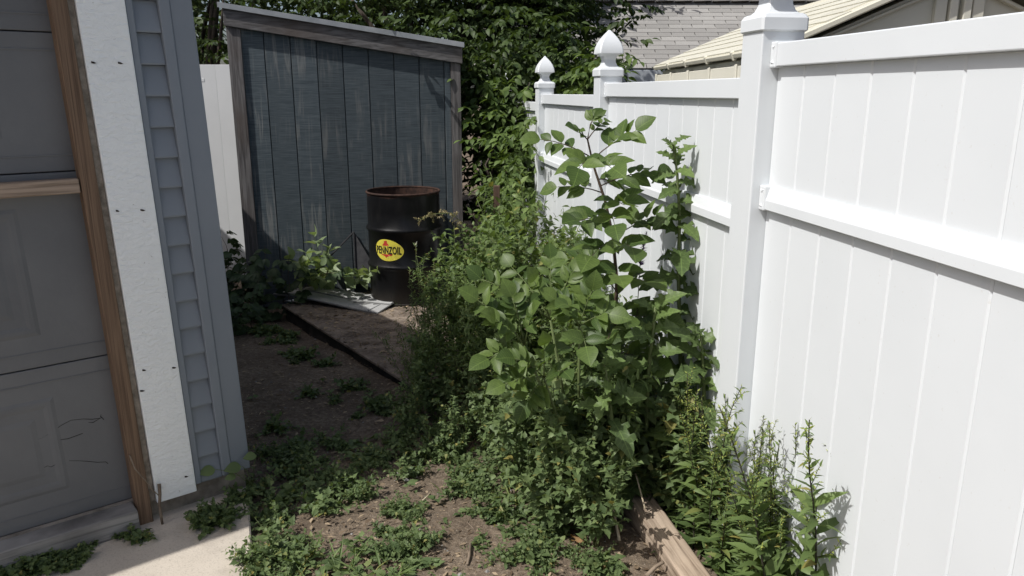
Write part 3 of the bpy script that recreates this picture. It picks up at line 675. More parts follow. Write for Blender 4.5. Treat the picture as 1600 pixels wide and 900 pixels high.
for (px, py, sz, lab) in ((845, 772, .075, 'curled orange brown dry leaf near the shaded weeds'), (868, 793, .05, 'small tan dry leaf beside the weed patch'), (905, 848, .06, 'dry brown leaf at the foot of the pale stalk'), (965, 878, .06, 'crumpled brown leaf against the landscape timber')):
    p = on(px, py, .02); a = RNG.random()*6
    me = leaf_mesh('dry_leaf', T['lobed'], [(0, 0, 0)]*2, [(math.cos(a), math.sin(a), .25), (math.cos(a+.5), math.sin(a+.5), .1)], [(.2, 0, 1), (0, .3, 1)], [sz, sz*.7], DRYLEAF, [1.6, 1.3])
    o = new_obj('dry_leaf', me); o.location = p; tag(o, lab, 'leaf')
for (px, py, r, lab) in ((745, 657, .045, 'grey fieldstone half hidden in dark weeds'), (820, 712, .05, 'rounded grey stone at the shaded weed edge'), (708, 690, .022, 'small pale stone on the shaded soil')):
    bm = bmesh.new(); bmesh.ops.create_icosphere(bm, subdivisions=3, radius=r); rr = random.Random(px)
    ax = [Vector((rr.gauss(0, 1), rr.gauss(0, 1), rr.gauss(0, 1))).normalized() for _ in range(9)]
    for v in bm.verts:
        n_ = v.co.normalized(); f_ = 1+sum(.07*max(0, n_.dot(a_)-.5) for a_ in ax); v.co = Vector((v.co.x*1.3*f_, v.co.y*f_, v.co.z*.7*f_))
    me = bpy.data.meshes.new('stone'); bm.to_mesh(me); bm.free(); me.materials.append(STONE); me.polygons.foreach_set('use_smooth', [True]*len(me.polygons))
    o = new_obj('stone', me); p = on(px, py, -.01); o.location = p; tag(o, lab, 'stone')
for (px, py, lab) in ((455, 472, 'crumpled white paper scrap at the platform corner'), (540, 455, 'torn white plastic scrap on top of the shingle sheet')):
    me = leaf_mesh('scrap', T['toothed'], [(0, 0, 0), (0, 0, .004), (.01, .01, .004)], [(1, .1, .1), (-1, .5, .25), (.3, 1, .3)], [(0, .3, 1), (.3, 0, 1), (0, -.4, 1)], [.09, .07, .06], WHITEP, [1, 1.3, 1])
    o = new_obj('paper_scrap', me); o.location = on(px, py, .0); tag(o, lab, 'scrap')

# ============================================================ TREES
def tree(name, label, base, trunk_h, tr, crown, n, size, seed, m=L_TREE, group='trees behind the shed', tpl='leaflet', limbs=9):
    r = np.random.default_rng(seed); base = Vector(base)
    t = thing(name, label, 'tree', base, 0, group)
    ctr = np.array([c[:3] for c in crown]); rd = np.array([c[3:6] for c in crown])
    s = MB(); top = np.array([0, 0, trunk_h])
    s.tube([(0, 0, -.1), (.03, .02, trunk_h*.35), (-.02, .04, trunk_h*.7), (0, 0, trunk_h)], [tr*1.25, tr, tr*.85, tr*.7], 10)
    tips = []
    for i in range(limbs):
        c = i % len(ctr); tip = ctr[c]+rd[c]*r.normal(0, .4, 3)-np.array(base); mid = top*.75+(tip-top*.75)*.5+r.normal(0, .12, 3)
        s.tube([top*(.55+.4*r.random()), mid, tip], [tr*.45, tr*.28, tr*.08], 6); tips.append((mid, tip))
    s.local('trunk', BARK, t, smooth='all')
    # sprays: each holds a row of leaflets; sprays fill lobes shell-heavy, gaps stay between lobes
    vol = rd.prod(axis=1); pr = vol/vol.sum(); P, D, Uv, S = [], [], [], []
    lobes = []
    for _ in range(max(10, n//90)):
        c = r.choice(len(ctr), p=pr); d = norm(r.normal(0, 1, 3)); q = ctr[c]+rd[c]*d*(.35+.65*r.random()**.5); lobes.append((q, (.10+.22*r.random())*min(1.0, rd.mean()/.5)))
    ns = n//9
    for _ in range(ns):
        q, lr = lobes[r.integers(len(lobes))]; c = q+r.normal(0, lr, 3)
        ax = norm(np.append(r.normal(0, 1, 2), r.normal(-.25, .35))); L = size*(2.2+1.6*r.random())
        side = norm(np.cross(ax, [0, 0, 1.0])+1e-6)
        for k in range(4):
            for sg in (-1, 1):
                P.append(c+ax*L*(k+.5)/4.5); D.append(norm(ax*.55+side*sg*.8+np.array([0, 0, -.25])+r.normal(0, .2, 3))); S.append(size*(.7+.5*r.random())); Uv.append(np.array([0, 0, 1.0])+r.normal(0, .4, 3))
        P.append(c+ax*L); D.append(ax); S.append(size); Uv.append(np.array([0, 0, 1.0])+r.normal(0, .3, 3))
    P = np.array(P)-np.array(base)
    o = new_obj('crown', leaf_mesh(name+'_crown', T[tpl], P, D, Uv, S, m, None, r), t); o['kind'] = 'stuff'
    return t
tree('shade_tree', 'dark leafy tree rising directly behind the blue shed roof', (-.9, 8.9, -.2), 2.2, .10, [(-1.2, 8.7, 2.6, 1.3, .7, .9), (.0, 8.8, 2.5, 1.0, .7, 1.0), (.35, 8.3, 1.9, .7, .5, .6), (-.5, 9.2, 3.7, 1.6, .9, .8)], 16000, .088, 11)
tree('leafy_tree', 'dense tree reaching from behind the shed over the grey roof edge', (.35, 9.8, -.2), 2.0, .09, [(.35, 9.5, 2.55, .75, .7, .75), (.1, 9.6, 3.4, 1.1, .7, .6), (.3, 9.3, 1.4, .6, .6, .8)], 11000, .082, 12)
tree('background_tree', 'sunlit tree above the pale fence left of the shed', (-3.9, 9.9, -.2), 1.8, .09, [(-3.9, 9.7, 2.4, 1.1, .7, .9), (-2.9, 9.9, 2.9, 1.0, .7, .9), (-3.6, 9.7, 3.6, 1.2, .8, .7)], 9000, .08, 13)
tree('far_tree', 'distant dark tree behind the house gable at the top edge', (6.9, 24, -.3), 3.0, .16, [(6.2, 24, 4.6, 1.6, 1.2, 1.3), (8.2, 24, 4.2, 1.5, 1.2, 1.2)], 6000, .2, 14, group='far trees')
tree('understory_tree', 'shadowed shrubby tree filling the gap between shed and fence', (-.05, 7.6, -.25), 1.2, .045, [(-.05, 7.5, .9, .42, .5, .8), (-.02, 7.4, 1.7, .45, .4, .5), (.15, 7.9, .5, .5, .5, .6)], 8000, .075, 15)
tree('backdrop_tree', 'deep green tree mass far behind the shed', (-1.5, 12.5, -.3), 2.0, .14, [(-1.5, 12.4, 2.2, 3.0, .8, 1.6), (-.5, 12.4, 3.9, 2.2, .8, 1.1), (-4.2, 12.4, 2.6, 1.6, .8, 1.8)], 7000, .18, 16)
tree('sunlit_shrub', 'bright leaved shrub catching sun right beside the shed corner', (-.12, 6.75, -.25), 1.2, .03, [(-.10, 6.7, 1.42, .18, .2, .2), (.02, 6.7, 1.12, .18, .2, .3), (.12, 6.7, 1.62, .12, .18, .12)], 1500, .085, 17, m=L_VINE)
tree('overhanging_branch_tree', 'small leafy tree leaning over the second and third fence posts', (.75, 7.2, -.25), 1.5, .03, [(.55, 6.9, 1.66, .16, .2, .15), (.72, 6.9, 1.85, .14, .2, .14)], 620, .085, 18, m=L_VINE)
tree('fence_vine', 'tangled vine with hanging leaves covering the far fence end', (.10, 6.15, -.25), 1.1, .016, [(.10, 6.2, 1.15, .13, .2, .28), (.06, 6.1, .75, .18, .22, .35)], 1300, .07, 19, m=L_VINE, group='shrubs by the fence')

# ============================================================ SAPLING, SHRUB, WILD LETTUCE (every leaf a part)
leaf_cache = {}
def one_leaf(tpl, m, key):
    if key not in leaf_cache:
        V, Fc = T[tpl]; me = bpy.data.meshes.new('leaf'); me.from_pydata([tuple(v) for v in V], [], Fc); me.materials.append(m)
        me.polygons.foreach_set('use_smooth', [True]*len(Fc)); leaf_cache[key] = me
    return leaf_cache[key]
def place_leaf(parent, me, p, d, up, size, wid=1.0):
    d = Vector(d).normalized(); x = d.cross(Vector(up))
    if x.length < 1e-4: x = Vector((1, 0, 0))
    x.normalize(); z = x.cross(d)
    o = new_obj('leaf', me, parent); p = Vector(p)-parent.location
    o.matrix_local = Matrix(((x.x*size*wid, d.x*size, z.x*size, p.x), (x.y*size*wid, d.y*size, z.y*size, p.y), (x.z*size*wid, d.z*size, z.z*size, p.z), (0, 0, 0, 1)))
    return o
WID = .80
def pinnate(t, st, p0, p1, pairs, size, rng, mes, sag=.02):
    p0, p1 = Vector(p0), Vector(p1); L = (p1-p0).length; m = (p0+p1)/2+Vector((0, 0, L*.12))
    pts = [p0*(1-f)**2+m*2*f*(1-f)+p1*f*f for f in (0, .25, .5, .75, 1)]
    st.tube(pts, [.0028, .0024, .002, .0016, .0012], 5)
    ax = (pts[-1]-pts[-2]).normalized()
    for k in range(pairs):
        f = .38+.57*k/max(1, pairs-.3); i = min(int(f*4), 3); q = pts[i].lerp(pts[i+1], f*4-i); a = (pts[i+1]-pts[i]).normalized()
        up = Vector((rng.gauss(-.2, .4), rng.gauss(-.6, .5), .85)); side = a.cross(Vector((-.1, -.6, .8)));
        if side.length < .2: side = Vector((rng.gauss(0, 1), rng.gauss(0, 1), 0))
        side.normalize()
        for sg in (-1, 1):
            d = a*.5+side*sg*.9+Vector((rng.gauss(0, .14), rng.gauss(0, .14), rng.gauss(.22, .22)))
            place_leaf(t, rng.choice(mes), q, d, up+side*sg*.15, size*rng.uniform(.7, 1.15), WID*rng.uniform(.85, 1.12))
    place_leaf(t, rng.choice(mes), pts[-1], ax+Vector((rng.gauss(0, .1), 0, rng.gauss(0, .15))), Vector((rng.gauss(-.1, .3), -.75, .8)), size*1.1, 1.15)
rg = random.Random(5)
OV = [one_leaf('ovate', L_SAP, 'ov')]
SY_ = 3.05
sb = on(962, 700, .02)
SAPL = thing('sapling', 'tall sapling with broad paired leaflets standing before the white fence', 'sapling', (at(962, 640, SY_).x, SY_, -.03))
st = MB(); spx = [(962, 760), (958, 600), (960, 520), (964, 440), (958, 372), (945, 312), (927, 258), (918, 218), (922, 196)]
spt = [at(x, y, SY_) for x, y in spx]; st.tube(spt, [.011, .010, .009, .008, .007, .006, .0045, .0035, .002], 7)
for (si, ex_, ey_, dY, prs, sz) in ((8, 930, 182, .02, 3, .058), (7, 900, 205, -.06, 2, .07), (7, 945, 190, .08, 2, .05), (6.3, 846, 218, -.05, 2, .085), (6.2, 992, 205, -.03, 3, .095), (6, 905, 262, -.28, 3, .11), (6, 955, 262, -.22, 2, .11), (5.4, 1025, 268, .05, 3, .095), (5.2, 872, 292, .05, 3, .085), (4.8, 975, 320, -.25, 2, .11),
        (4.4, 905, 345, -.2, 3, .105), (4.0, 1035, 335, -.05, 3, .11), (3.7, 985, 385, -.28, 2, .12), (3.4, 890, 405, .05, 3, .11), (3.0, 1010, 440, -.2, 3, .11), (2.6, 905, 470, -.15, 3, .12), (2.3, 1030, 500, -.15, 3, .11), (2.0, 890, 540, -.2, 3, .11), (1.6, 1020, 570, -.25, 3, .11), (1.3, 930, 610, -.35, 3, .11), (4.6, 960, 350, -.3, 2, .10), (3.9, 925, 400, -.25, 2, .11), (3.3, 965, 430, -.3, 2, .11), (2.8, 935, 440, -.3, 3, .11), (2.4, 980, 490, -.32, 3, .11), (2.0, 950, 530, -.3, 3, .11), (5.6, 965, 290, .1, 2, .09)):
    i = min(int(si), len(spt)-2); p0 = spt[i].lerp(spt[i+1], si-i); pinnate(SAPL, st, p0, at(ex_, ey_, SY_+dY), prs+1, sz*.9, rg, OV)
st.build('stem', STEMR, SAPL, smooth='all')
WID = .72
SHB = thing('leafy_shrub', 'low bright green shrub with rounded leaflets spreading left of sapling', 'shrub', (at(905, 690, 2.85).x, 2.85, -.03))
st = MB(); root = Vector((at(905, 690, 2.85).x, 2.85, -.03))
for (mx, my, Yb, ends) in ((860, 500, 2.72, [(752, 436, 2.7), (800, 418, 2.85), (835, 440, 2.62), (860, 405, 2.8), (895, 425, 2.75)]), (820, 540, 2.6, [(748, 470, 2.55), (775, 500, 2.5), (800, 465, 2.6), (832, 488, 2.5), (765, 560, 2.5)]),
                        (850, 590, 2.55, [(790, 600, 2.45), (805, 560, 2.45), (850, 540, 2.45), (880, 580, 2.42), (825, 625, 2.5)]), (905, 510, 2.62, [(925, 455, 2.6), (950, 490, 2.55), (885, 475, 2.5), (915, 540, 2.45), (870, 470, 2.6)])):
    m = at(mx, my, Yb); st.tube([root, root.lerp(m, .5)+Vector((0, 0, .05)), m], [.008, .006, .004], 6)
    for (ex_, ey_, Y_) in ends: pinnate(SHB, st, m, at(ex_, ey_, Y_), rg.choice((4, 4, 5)), rg.uniform(.058, .082), rg, OV)
st.build('stem', STEMG, SHB, smooth='all')
LETM = [one_leaf('lobed', L_LET, 'lo')]
def lettuce(label, spx, Y, n, s0, s1, seed, f0=.12):
    rr = random.Random(seed); pts = [at(x, y, Y) for x, y in spx]; base = Vector((pts[0].x, Y, gz(pts[0].x, Y)-.02))
    t = thing('wild_lettuce', label, 'weed', base, 0, 'wild lettuce along the white fence'); pts = [base]+pts
    st = MB(); st.tube(pts, [.011*(1-.75*i/len(pts)) for i in range(len(pts))], 7); st.build('stem', STEMG, t, smooth='all'); az = rr.random()*6
    for i in range(n):
        f = f0+(1-f0)*(i/(n-1)); q = f*(len(pts)-1); k = min(int(q), len(pts)-2); p = pts[k].lerp(pts[k+1], q-k); az += 2.4+rr.gauss(0, .25)
        sz = (s0+(s1-s0)*f)*rr.uniform(.8, 1.2)
        d = Vector((math.cos(az), math.sin(az)*.8-.1, rr.uniform(-.25, .75) if f < .85 else 1.1))
        place_leaf(t, LETM[0], p, d, Vector((rr.gauss(-.1, .3), -.6, .9)), sz, rr.uniform(.85, 1.2))
lettuce('tall wild lettuce with jagged leaves against the white fence boards', [(1066, 640), (1062, 520), (1060, 430), (1062, 340), (1058, 270), (1052, 226)], 2.98, 36, .20, .075, 3)
lettuce('shorter wild lettuce with wide jagged leaves near the big fence post', [(1105, 690), (1100, 610), (1098, 560), (1095, 525)], 2.72, 22, .20, .10, 4)
lettuce('leaning wild lettuce with jagged leaves at middle of the weed row', [(1010, 680), (1012, 590), (1020, 520), (1024, 480)], 2.75, 20, .19, .10, 8)
lettuce('half hidden wild lettuce with jagged leaves under the sapling', [(960, 690), (952, 620), (945, 570)], 2.6, 13, .15, .10, 9, .5)

# ============================================================ WEEDS
def bushy(seed, h=1.0, n=4, leaf=.06, key=('toothed', 'bush'), spread=.22, br=9, lpb=9):
    p = Plant(seed); r = p.r
    for i in range(n):
        a = r.random()*6.28; d0 = (math.cos(a)*spread, math.sin(a)*spread, 1); hh = h*(.7+.35*r.random())
        st = p.path((r.normal(0, .03), r.normal(0, .03), -.03), d0, hh, 8, .09, .03); p.stem(st, .005, .0015)
        p.dress(st, key, 16, leaf*1.2, leaf*.6, .1)
        for k in range(br):
            t = .15+.8*(k+.5)/br; q, d = p.along(st, t); az = r.random()*6.28
            b = p.path(q, (math.cos(az)*.9+d[0]*.6, math.sin(az)*.9+d[1]*.6, .75), hh*(.34-.2*t)*(0.7+.6*r.random()), 4, .15, .05); p.stem(b, .002, .0008, 3)
            p.dress(b, key, lpb, leaf, leaf*.55, .1)
    return p
def upright(seed, h=.7, n=2, leaf=.075):
    p = Plant(seed); r = p.r
    for i in range(n):
        a = r.random()*6.28; d0 = (math.cos(a)*.13, math.sin(a)*.13, 1); hh = h*(.8+.3*r.random())
        st = p.path((r.normal(0, .03), r.normal(0, .03), -.03), d0, hh, 9, .05, .02); p.stem(st, .0035, .0012)
        p.dress(st[:7], ('lance', 'gold'), 38, leaf*1.15, leaf*.75, .05, .85, wid=1.15)
        p.dress(st[5:], ('lance', 'gold'), 20, leaf*.55, leaf*.22, .05, .8)
        p.dress(st[6:], ('bract', 'tip'), 24, .017, .012, .25, .8)
        for k in range(7):
            t = .45+.5*k/7; q, d = p.along(st, t); az = r.random()*6.28
            b = p.path(q, (math.cos(az)*.7, math.sin(az)*.7, .8), .04+.07*r.random(), 3, .2); p.stem(b, .0011, .0006, 3)
            p.dress(b, ('lance', 'gold'), 4, .024, .015); p.dress(b, ('bract', 'tip'), 9, .012, .009, .3)
    return p
def low(seed, rad_=.13, h=.11, leaf=.040, n=11, key=('goose', 'goose')):
    p = Plant(seed); r = p.r
    for i in range(n):
        a = 6.28*i/n+r.normal(0, .3); L = rad_*(.25+1.35*r.random())
        st = p.path((0, 0, -.01), (math.cos(a), math.sin(a), h/rad_*(.5+.9*r.random())), L, 5, .15, -.02); p.stem(st, .002, .0008, 3)
        p.dress(st, key, 12, leaf*1.1, leaf*.6, .12, .8, jit=.7)
        if r.random() < .5:
            q, d = p.along(st, .5); b = p.path(q, (math.cos(a+r.normal(0, 1)), math.sin(a+r.normal(0, 1)), .9), h*(.5+.6*r.random()), 3, .2); p.stem(b, .0014, .0007, 3); p.dress(b, key, 7, leaf*.7, leaf*.4)
    for i in range(6): p.leaf(key, np.array([r.normal(0, rad_*.25), r.normal(0, rad_*.25), h*.6]), np.append(r.normal(0, 1, 2), .5), leaf*(.7+.5*r.random()))
    return p
B1 = [bushy(100+i, 1.0, 6, .066, ('toothed', 'bush'), .24, 10, 10).meshes('bushy_weed', STEMG, LM) for i in range(4)]
B2 = [bushy(120+i, .7, 6, .066, ('goose', 'goose'), .35, 8, 9).meshes('goosefoot', STEMG, LM) for i in range(4)]
B3 = [bushy(140+i, 1.0, 5, .055, ('lance', 'bush'), .2, 10, 12).meshes('feathery_weed', STEMG, LM) for i in range(3)]
B4 = [bushy(150+i, .7, 6, .085, ('toothed', 'bush'), .32, 7, 7).meshes('toothed_weed', STEMG, LM) for i in range(2)]
B5 = [bushy(155+i, .78, 5, .07, ('lance', 'bush'), .25, 9, 11).meshes('narrow_weed', STEMG, LM) for i in range(2)]
U1 = [upright(160+i, .7, 2).meshes('upright_weed', STEMD, LM) for i in range(5)]
W1 = [low(180+i).meshes('low_weed', STEMG, LM) for i in range(5)]
W2 = [low(190+i, .10, .05, .05, 10, ('ovate', 'goose')).meshes('broadleaf_weed', STEMG, LM) for i in range(3)]
W3 = [low(195+i, .11, .07, .075, 9, ('lobed', 'goose')).meshes('rosette_weed', STEMG, LM) for i in range(3)]
rw = random.Random(21)
def scatter(protos, name, label, cat, group, spots):
    ORD = ['leftmost', 'second', 'third', 'fourth', 'fifth', 'sixth', 'seventh', 'eighth', 'ninth', 'tenth', 'eleventh', 'twelfth', 'thirteenth', 'fourteenth', 'fifteenth', 'sixteenth', 'seventeenth', 'eighteenth', 'nineteenth', 'twentieth', 'twenty-first', 'twenty-second', 'twenty-third', 'twenty-fourth']
    base_label = label
    for i_, (x, y, sc) in enumerate(sorted(spots, key=lambda q: q[0]/q[1])):
        label = base_label + (', leftmost of them' if i_ == 0 else ', rightmost of them' if i_ == len(spots)-1 else ', %s from left' % ORD[i_])
        put(rw.choice(protos), name, label, cat, (x, y, gz(x, y)), rw.random()*6.28, sc*rw.uniform(.9, 1.1), group)
# back hedge of weeds in front of the drum and along the fence
scatter(B1, 'bushy_weed', 'tall toothed leaf weed in the sunlit thicket right of drum', 'weed', 'weeds in the thicket right of the drum',
        [(-.30, 4.75, .95), (-.10, 4.55, 1.02), (.08, 4.7, 1.05), (.22, 4.4, 1.0), (-.02, 4.2, .9), (.20, 5.0, 1.15), (.05, 5.2, 1.2), (.28, 4.9, 1.05), (.16, 4.05, .9), (-.18, 5.0, 1.0), (.1, 4.4, 1.0), (-.2, 4.35, .85), (.3, 4.15, .95), (-.08, 4.0, .8)])
scatter(B3, 'feathery_weed', 'narrow leaf weed at the left edge of the sunlit thicket', 'weed', 'narrow leaf weeds at the thicket edge',
        [(-.38, 4.35, .85), (-.28, 4.05, .8), (-.12, 3.85, .78), (.05, 3.75, .8), (-.45, 4.0, .62), (.2, 3.8, .85), (-.33, 3.85, .7), (-.52, 4.35, .68), (-.46, 4.6, .8), (-.58, 4.08, .5), (-.5, 3.8, .5)])
scatter(B2, 'goosefoot', 'dark goosefoot weed in the shade beside the plywood platform', 'weed', 'shaded weeds by the platform',
        [(-.40, 3.75, .62), (-.22, 3.5, .60), (-.02, 3.4, .66), (.14, 3.3, .7), (.3, 3.6, .9), (-.3, 3.25, .42), (-.05, 3.12, .5), (-.5, 3.5, .4)])
scatter(B2+B2+B4+B5, 'leafy_weed', 'leafy weed in the clump in front of the sapling', 'weed', 'weeds in front of the sapling',
        [(.16, 2.95, .78), (.30, 2.78, .85), (.34, 2.74, .80), (.36, 3.0, .95), (.52, 2.95, 1.0), (.24, 2.62, .55), (.57, 2.72, .9), (.12, 2.72, .5), (.48, 3.25, 1.0), (.35, 3.3, 1.0), (.46, 2.82, .95), (.66, 2.66, .8), (.2, 3.1, .85), (.17, 2.6, .72), (.30, 2.5, .66), (.08, 2.82, .72), (.22, 2.75, .9)])
scatter(B1, 'bushy_weed', 'toothed leaf weed rising behind the wild lettuce by the fence', 'weed', 'weeds behind the wild lettuce',
        [(.58, 3.1, .62), (.5, 3.4, .72), (.42, 3.7, .8), (.62, 2.85, .6)])
ul = [(.77, 2.3, 1.0), (.82, 2.12, 1.0), (.795, 2.22, 1.05), (.85, 1.99, .95), (.858, 1.90, 1.4), (.83, 1.95, 1.3), (.70, 2.50, 1.0), (.74, 2.38, .95), (.71, 2.33, .85), (.78, 2.28, .98), (.76, 2.2, .85), (.70, 2.42, 1.05), (.81, 2.14, .92), (.79, 2.08, .72), (.75, 2.12, .66), (.74, 2.22, .62), (.62, 2.62, .85), (.70, 2.56, 1.05), (.84, 2.05, .95), (.80, 2.0, .8), (.76, 2.34, .8), (.75, 2.48, 1.0)]
scatter(U1, 'upright_weed', 'upright narrow leaf weed between the timber and the near fence panel', 'weed', 'upright weeds between timber and fence', ul)
# climbing creeper by the shed corner
def creeper(seed):
    p = Plant(seed); r = p.r
    for i in range(7):
        st = p.path((r.normal(0, .1), r.normal(0, .06), 0), (r.normal(0, .35), r.normal(0, .15), 1), .35+.5*r.random(), 8, .2, -.03); p.stem(st, .003, .0015)
        for k in range(12):
            q, d = p.along(st, .08+.9*k/12); a0 = r.random()*6.28; c = q+np.array([math.cos(a0), math.sin(a0)-.4, .2])*.07
            for j in range(5):
                a = a0+(j-2)*.62; p.leaf(('leaflet', 'dark'), c, np.array([math.cos(a), math.sin(a)*.7-.2, -.15]), .095*(1-.12*abs(j-2))*(.8+.4*r.random()), np.array([0, -.7, .8])+r.normal(0, .2, 3), 1.3)
    return p.meshes('creeper', STEMR, LM)
C1 = creeper(301); C2 = creeper(302)
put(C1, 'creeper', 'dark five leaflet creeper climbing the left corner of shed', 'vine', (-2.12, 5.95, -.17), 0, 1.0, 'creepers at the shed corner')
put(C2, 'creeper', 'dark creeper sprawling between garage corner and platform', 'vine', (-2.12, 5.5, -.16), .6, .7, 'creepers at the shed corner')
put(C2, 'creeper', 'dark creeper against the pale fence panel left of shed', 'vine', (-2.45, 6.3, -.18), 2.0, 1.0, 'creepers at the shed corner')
# bright plant in the sun pool
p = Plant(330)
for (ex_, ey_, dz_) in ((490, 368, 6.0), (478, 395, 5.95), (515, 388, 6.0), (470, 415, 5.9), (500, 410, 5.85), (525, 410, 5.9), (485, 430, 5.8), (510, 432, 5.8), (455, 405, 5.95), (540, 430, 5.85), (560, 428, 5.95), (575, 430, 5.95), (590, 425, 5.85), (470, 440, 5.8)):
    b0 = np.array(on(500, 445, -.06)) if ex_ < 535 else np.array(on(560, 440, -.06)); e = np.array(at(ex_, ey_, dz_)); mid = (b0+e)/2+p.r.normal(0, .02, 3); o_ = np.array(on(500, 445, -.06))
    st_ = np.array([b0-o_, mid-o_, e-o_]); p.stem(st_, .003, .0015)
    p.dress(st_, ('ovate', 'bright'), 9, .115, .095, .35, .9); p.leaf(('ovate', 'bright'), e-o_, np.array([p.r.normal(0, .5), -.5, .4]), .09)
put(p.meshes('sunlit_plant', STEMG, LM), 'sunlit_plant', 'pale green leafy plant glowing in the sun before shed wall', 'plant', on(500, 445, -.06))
# golden seed head and white flower weed
p = Plant(340)
b0 = at(735, 470, 4.9); e = [at(735, 470, 4.9), at(735, 400, 4.85), at(725, 350, 4.8), at(705, 333, 4.75), at(680, 334, 4.7), at(652, 345, 4.66)]; o_ = np.array(b0); o_[2] = gz(0, 4.9)
pts = np.array([[o_[0], o_[1], o_[2]]]+[list(q) for q in e])-o_; p.stem(pts, .004, .0012); p.dress(pts[:4], ('lance', 'bush'), 14, .06, .05)
for k in range(26):
    q, d = p.along(pts[3:], k/26); bb = p.path(q, p.r.normal(0, .6, 3)+np.array([-.4, 0, -.1]), .05, 3, .2); p.stem(bb, .001, .0006, 3); p.dress(bb, ('bract', 'seed'), 16, .014, .011, .0, .8)
put(p.meshes('seed_weed', STEMG, LM), 'seed_weed', 'weed with drooping golden dry seed head in front of drum', 'weed', tuple(o_))
p = Plant(341); b0 = at(668, 520, 4.4); o_ = np.array((b0.x, b0.y, gz(0, 4.4)))
for (tx, ty) in ((650, 380), (640, 420), (668, 430), (678, 410), (655, 440)):
    pts = np.array([(b0.x, b0.y, gz(0, 4.4)), tuple(at(660, 480, 4.4)), tuple(at(tx, ty+30, 4.4)), tuple(at(tx, ty, 4.4))])-o_; p.stem(pts, .003, .001); p.dress(pts, ('lance', 'bush'), 10, .05, .025); p.dress(pts[2:], ('bract', 'seed'), 14, .012, .010, .4)
    if ty == 380: p.dress(pts[2:], ('bract', 'white'), 12, .016, .014, .8)
put(p.meshes('white_flower_weed', STEMG, LM), 'white_flower_weed', 'thin weed topped with tiny white flowers before the drum', 'weed', tuple(o_))
for (x0_, y0_, x1_, y1_, Y_, lab) in ((918, 400, 930, 442, 2.9, 'purple flower spike hanging left of the sapling stem'), (1010, 362, 1000, 415, 2.95, 'purple flower spike right of the sapling stem')):
    p = Plant(int(x0_)); a, b = at(x1_, y1_, Y_), at(x0_, y0_, Y_); root = np.array((a.x, a.y+.1, gz(0, 3)-.02))
    pts = np.array([tuple(root), tuple((a.x, a.y+.05, a.z*.5)), tuple(a), tuple(a.lerp(b, .5)), tuple(b)])-root; p.stem(pts, .003, .001)
    p.dress(pts[2:], ('bract', 'purp'), 90, .022, .010, .0, .95); p.dress(pts[:3], ('lance', 'bush'), 14, .07, .05)
    put(p.meshes('purple_flower', STEMD, LM), 'purple_flower', lab, 'flower', tuple(root))
# low weeds as individuals where the photograph shows clumps
def clump(protos, name, label, cells, scl, n, seed, grp, zz=None):
    r = random.Random(seed)
    for _ in range(n):
        cx_, cy_, rx_, ry_ = r.choice(cells); a = r.random()*6.28; q = math.sqrt(r.random())
        p = on(cx_+math.cos(a)*q*rx_, cy_+math.sin(a)*q*ry_, zz or 0)
        put(r.choice(protos), name, label, 'weed', (p.x, p.y, gz(p.x, p.y)-.005 if zz is None else zz), r.random()*6.28, scl*r.uniform(.4, 1.3), grp)
clump(W1, 'low_weed', 'low goosefoot weed in the sunny clump beside concrete slab', [(435, 870, 45, 30)], .85, 10, 1, 'weeds beside the slab')
clump(W3+W1, 'low_weed', 'low jagged leaf weed in the sunny patch at bottom centre', [(600, 850, 50, 40), (625, 815, 30, 30), (665, 868, 38, 25)], 0.62, 14, 2, 'weeds at bottom centre')
clump(W1+W1+W2+W3, 'low_weed', 'low sunlit weed in the mat left of landscape timber', [(800, 870, 75, 38), (880, 885, 90, 26), (785, 800, 48, 36), (850, 840, 60, 40), (730, 755, 40, 22)], .62, 28, 3, 'weed mat left of the timber')
clump(W1+W2, 'low_weed', 'low weed at the edge of shade under the goosefoot', [(760, 745, 55, 22), (840, 750, 40, 20), (930, 790, 30, 30)], .6, 14, 4, 'weeds at the shade edge')
clump(W1+W2, 'low_weed', 'shaded low weed at the garage corner', [(425, 760, 40, 45), (480, 740, 50, 40), (540, 760, 40, 30), (440, 690, 40, 30)], .85, 22, 5, 'shaded weeds at the garage corner')
clump(W1+W2, 'low_weed', 'shaded low weed on the dark soil path', [(560, 690, 60, 30), (660, 680, 60, 30), (700, 650, 70, 30), (620, 720, 60, 22), (740, 690, 50, 30), (430, 640, 40, 40), (600, 650, 50, 30), (480, 690, 50, 30)], .75, 36, 6, 'shaded weeds on the path')
clump(W2, 'broadleaf_weed', 'low weed in the shade along the plywood platform edge', [(520, 590, 45, 20), (470, 540, 40, 20), (430, 500, 30, 18), (580, 620, 40, 20)], .8, 24, 7, 'weeds along the platform edge')
clump(W2, 'broadleaf_weed', 'small round leaf creeper growing against the wooden door sill', [(60, 880, 45, 12), (130, 858, 40, 12), (190, 842, 32, 10), (20, 893, 25, 8), (100, 880, 30, 12)], .55, 34, 8, 'creepers against the door sill', -.046)
clump(W2, 'broadleaf_weed', 'small weed at foot of garage corner by the slab', [(335, 815, 25, 10), (350, 800, 20, 8), (375, 780, 12, 12)], .55, 9, 9, 'small weeds at the corner foot', -.046)
p = Plant(350); o_ = np.array(gw(.0, .06, 0)); 
for (u, q_, zz, sz) in ((.13, .03, .09, .085), (.03, .05, .08, .09), (-.03, .07, .12, .07), (.06, .06, .05, .06)):
    e = np.array(gw(u, q_, zz))-o_; p.stem(np.array([[0, 0, -.02], e*.5+np.array([0, 0, .02]), e]), .002, .001); p.leaf(('ovate', 'goose'), e, np.append(-np.array(GD)[:2]*.8, .1), sz*.8, np.array([.3, -.6, .8]))
put(p.meshes('corner_sprout', STEMG, LM), 'corner_sprout', 'broad green sprout leaves against the bottom of garage corner post', 'plant', tuple(o_))
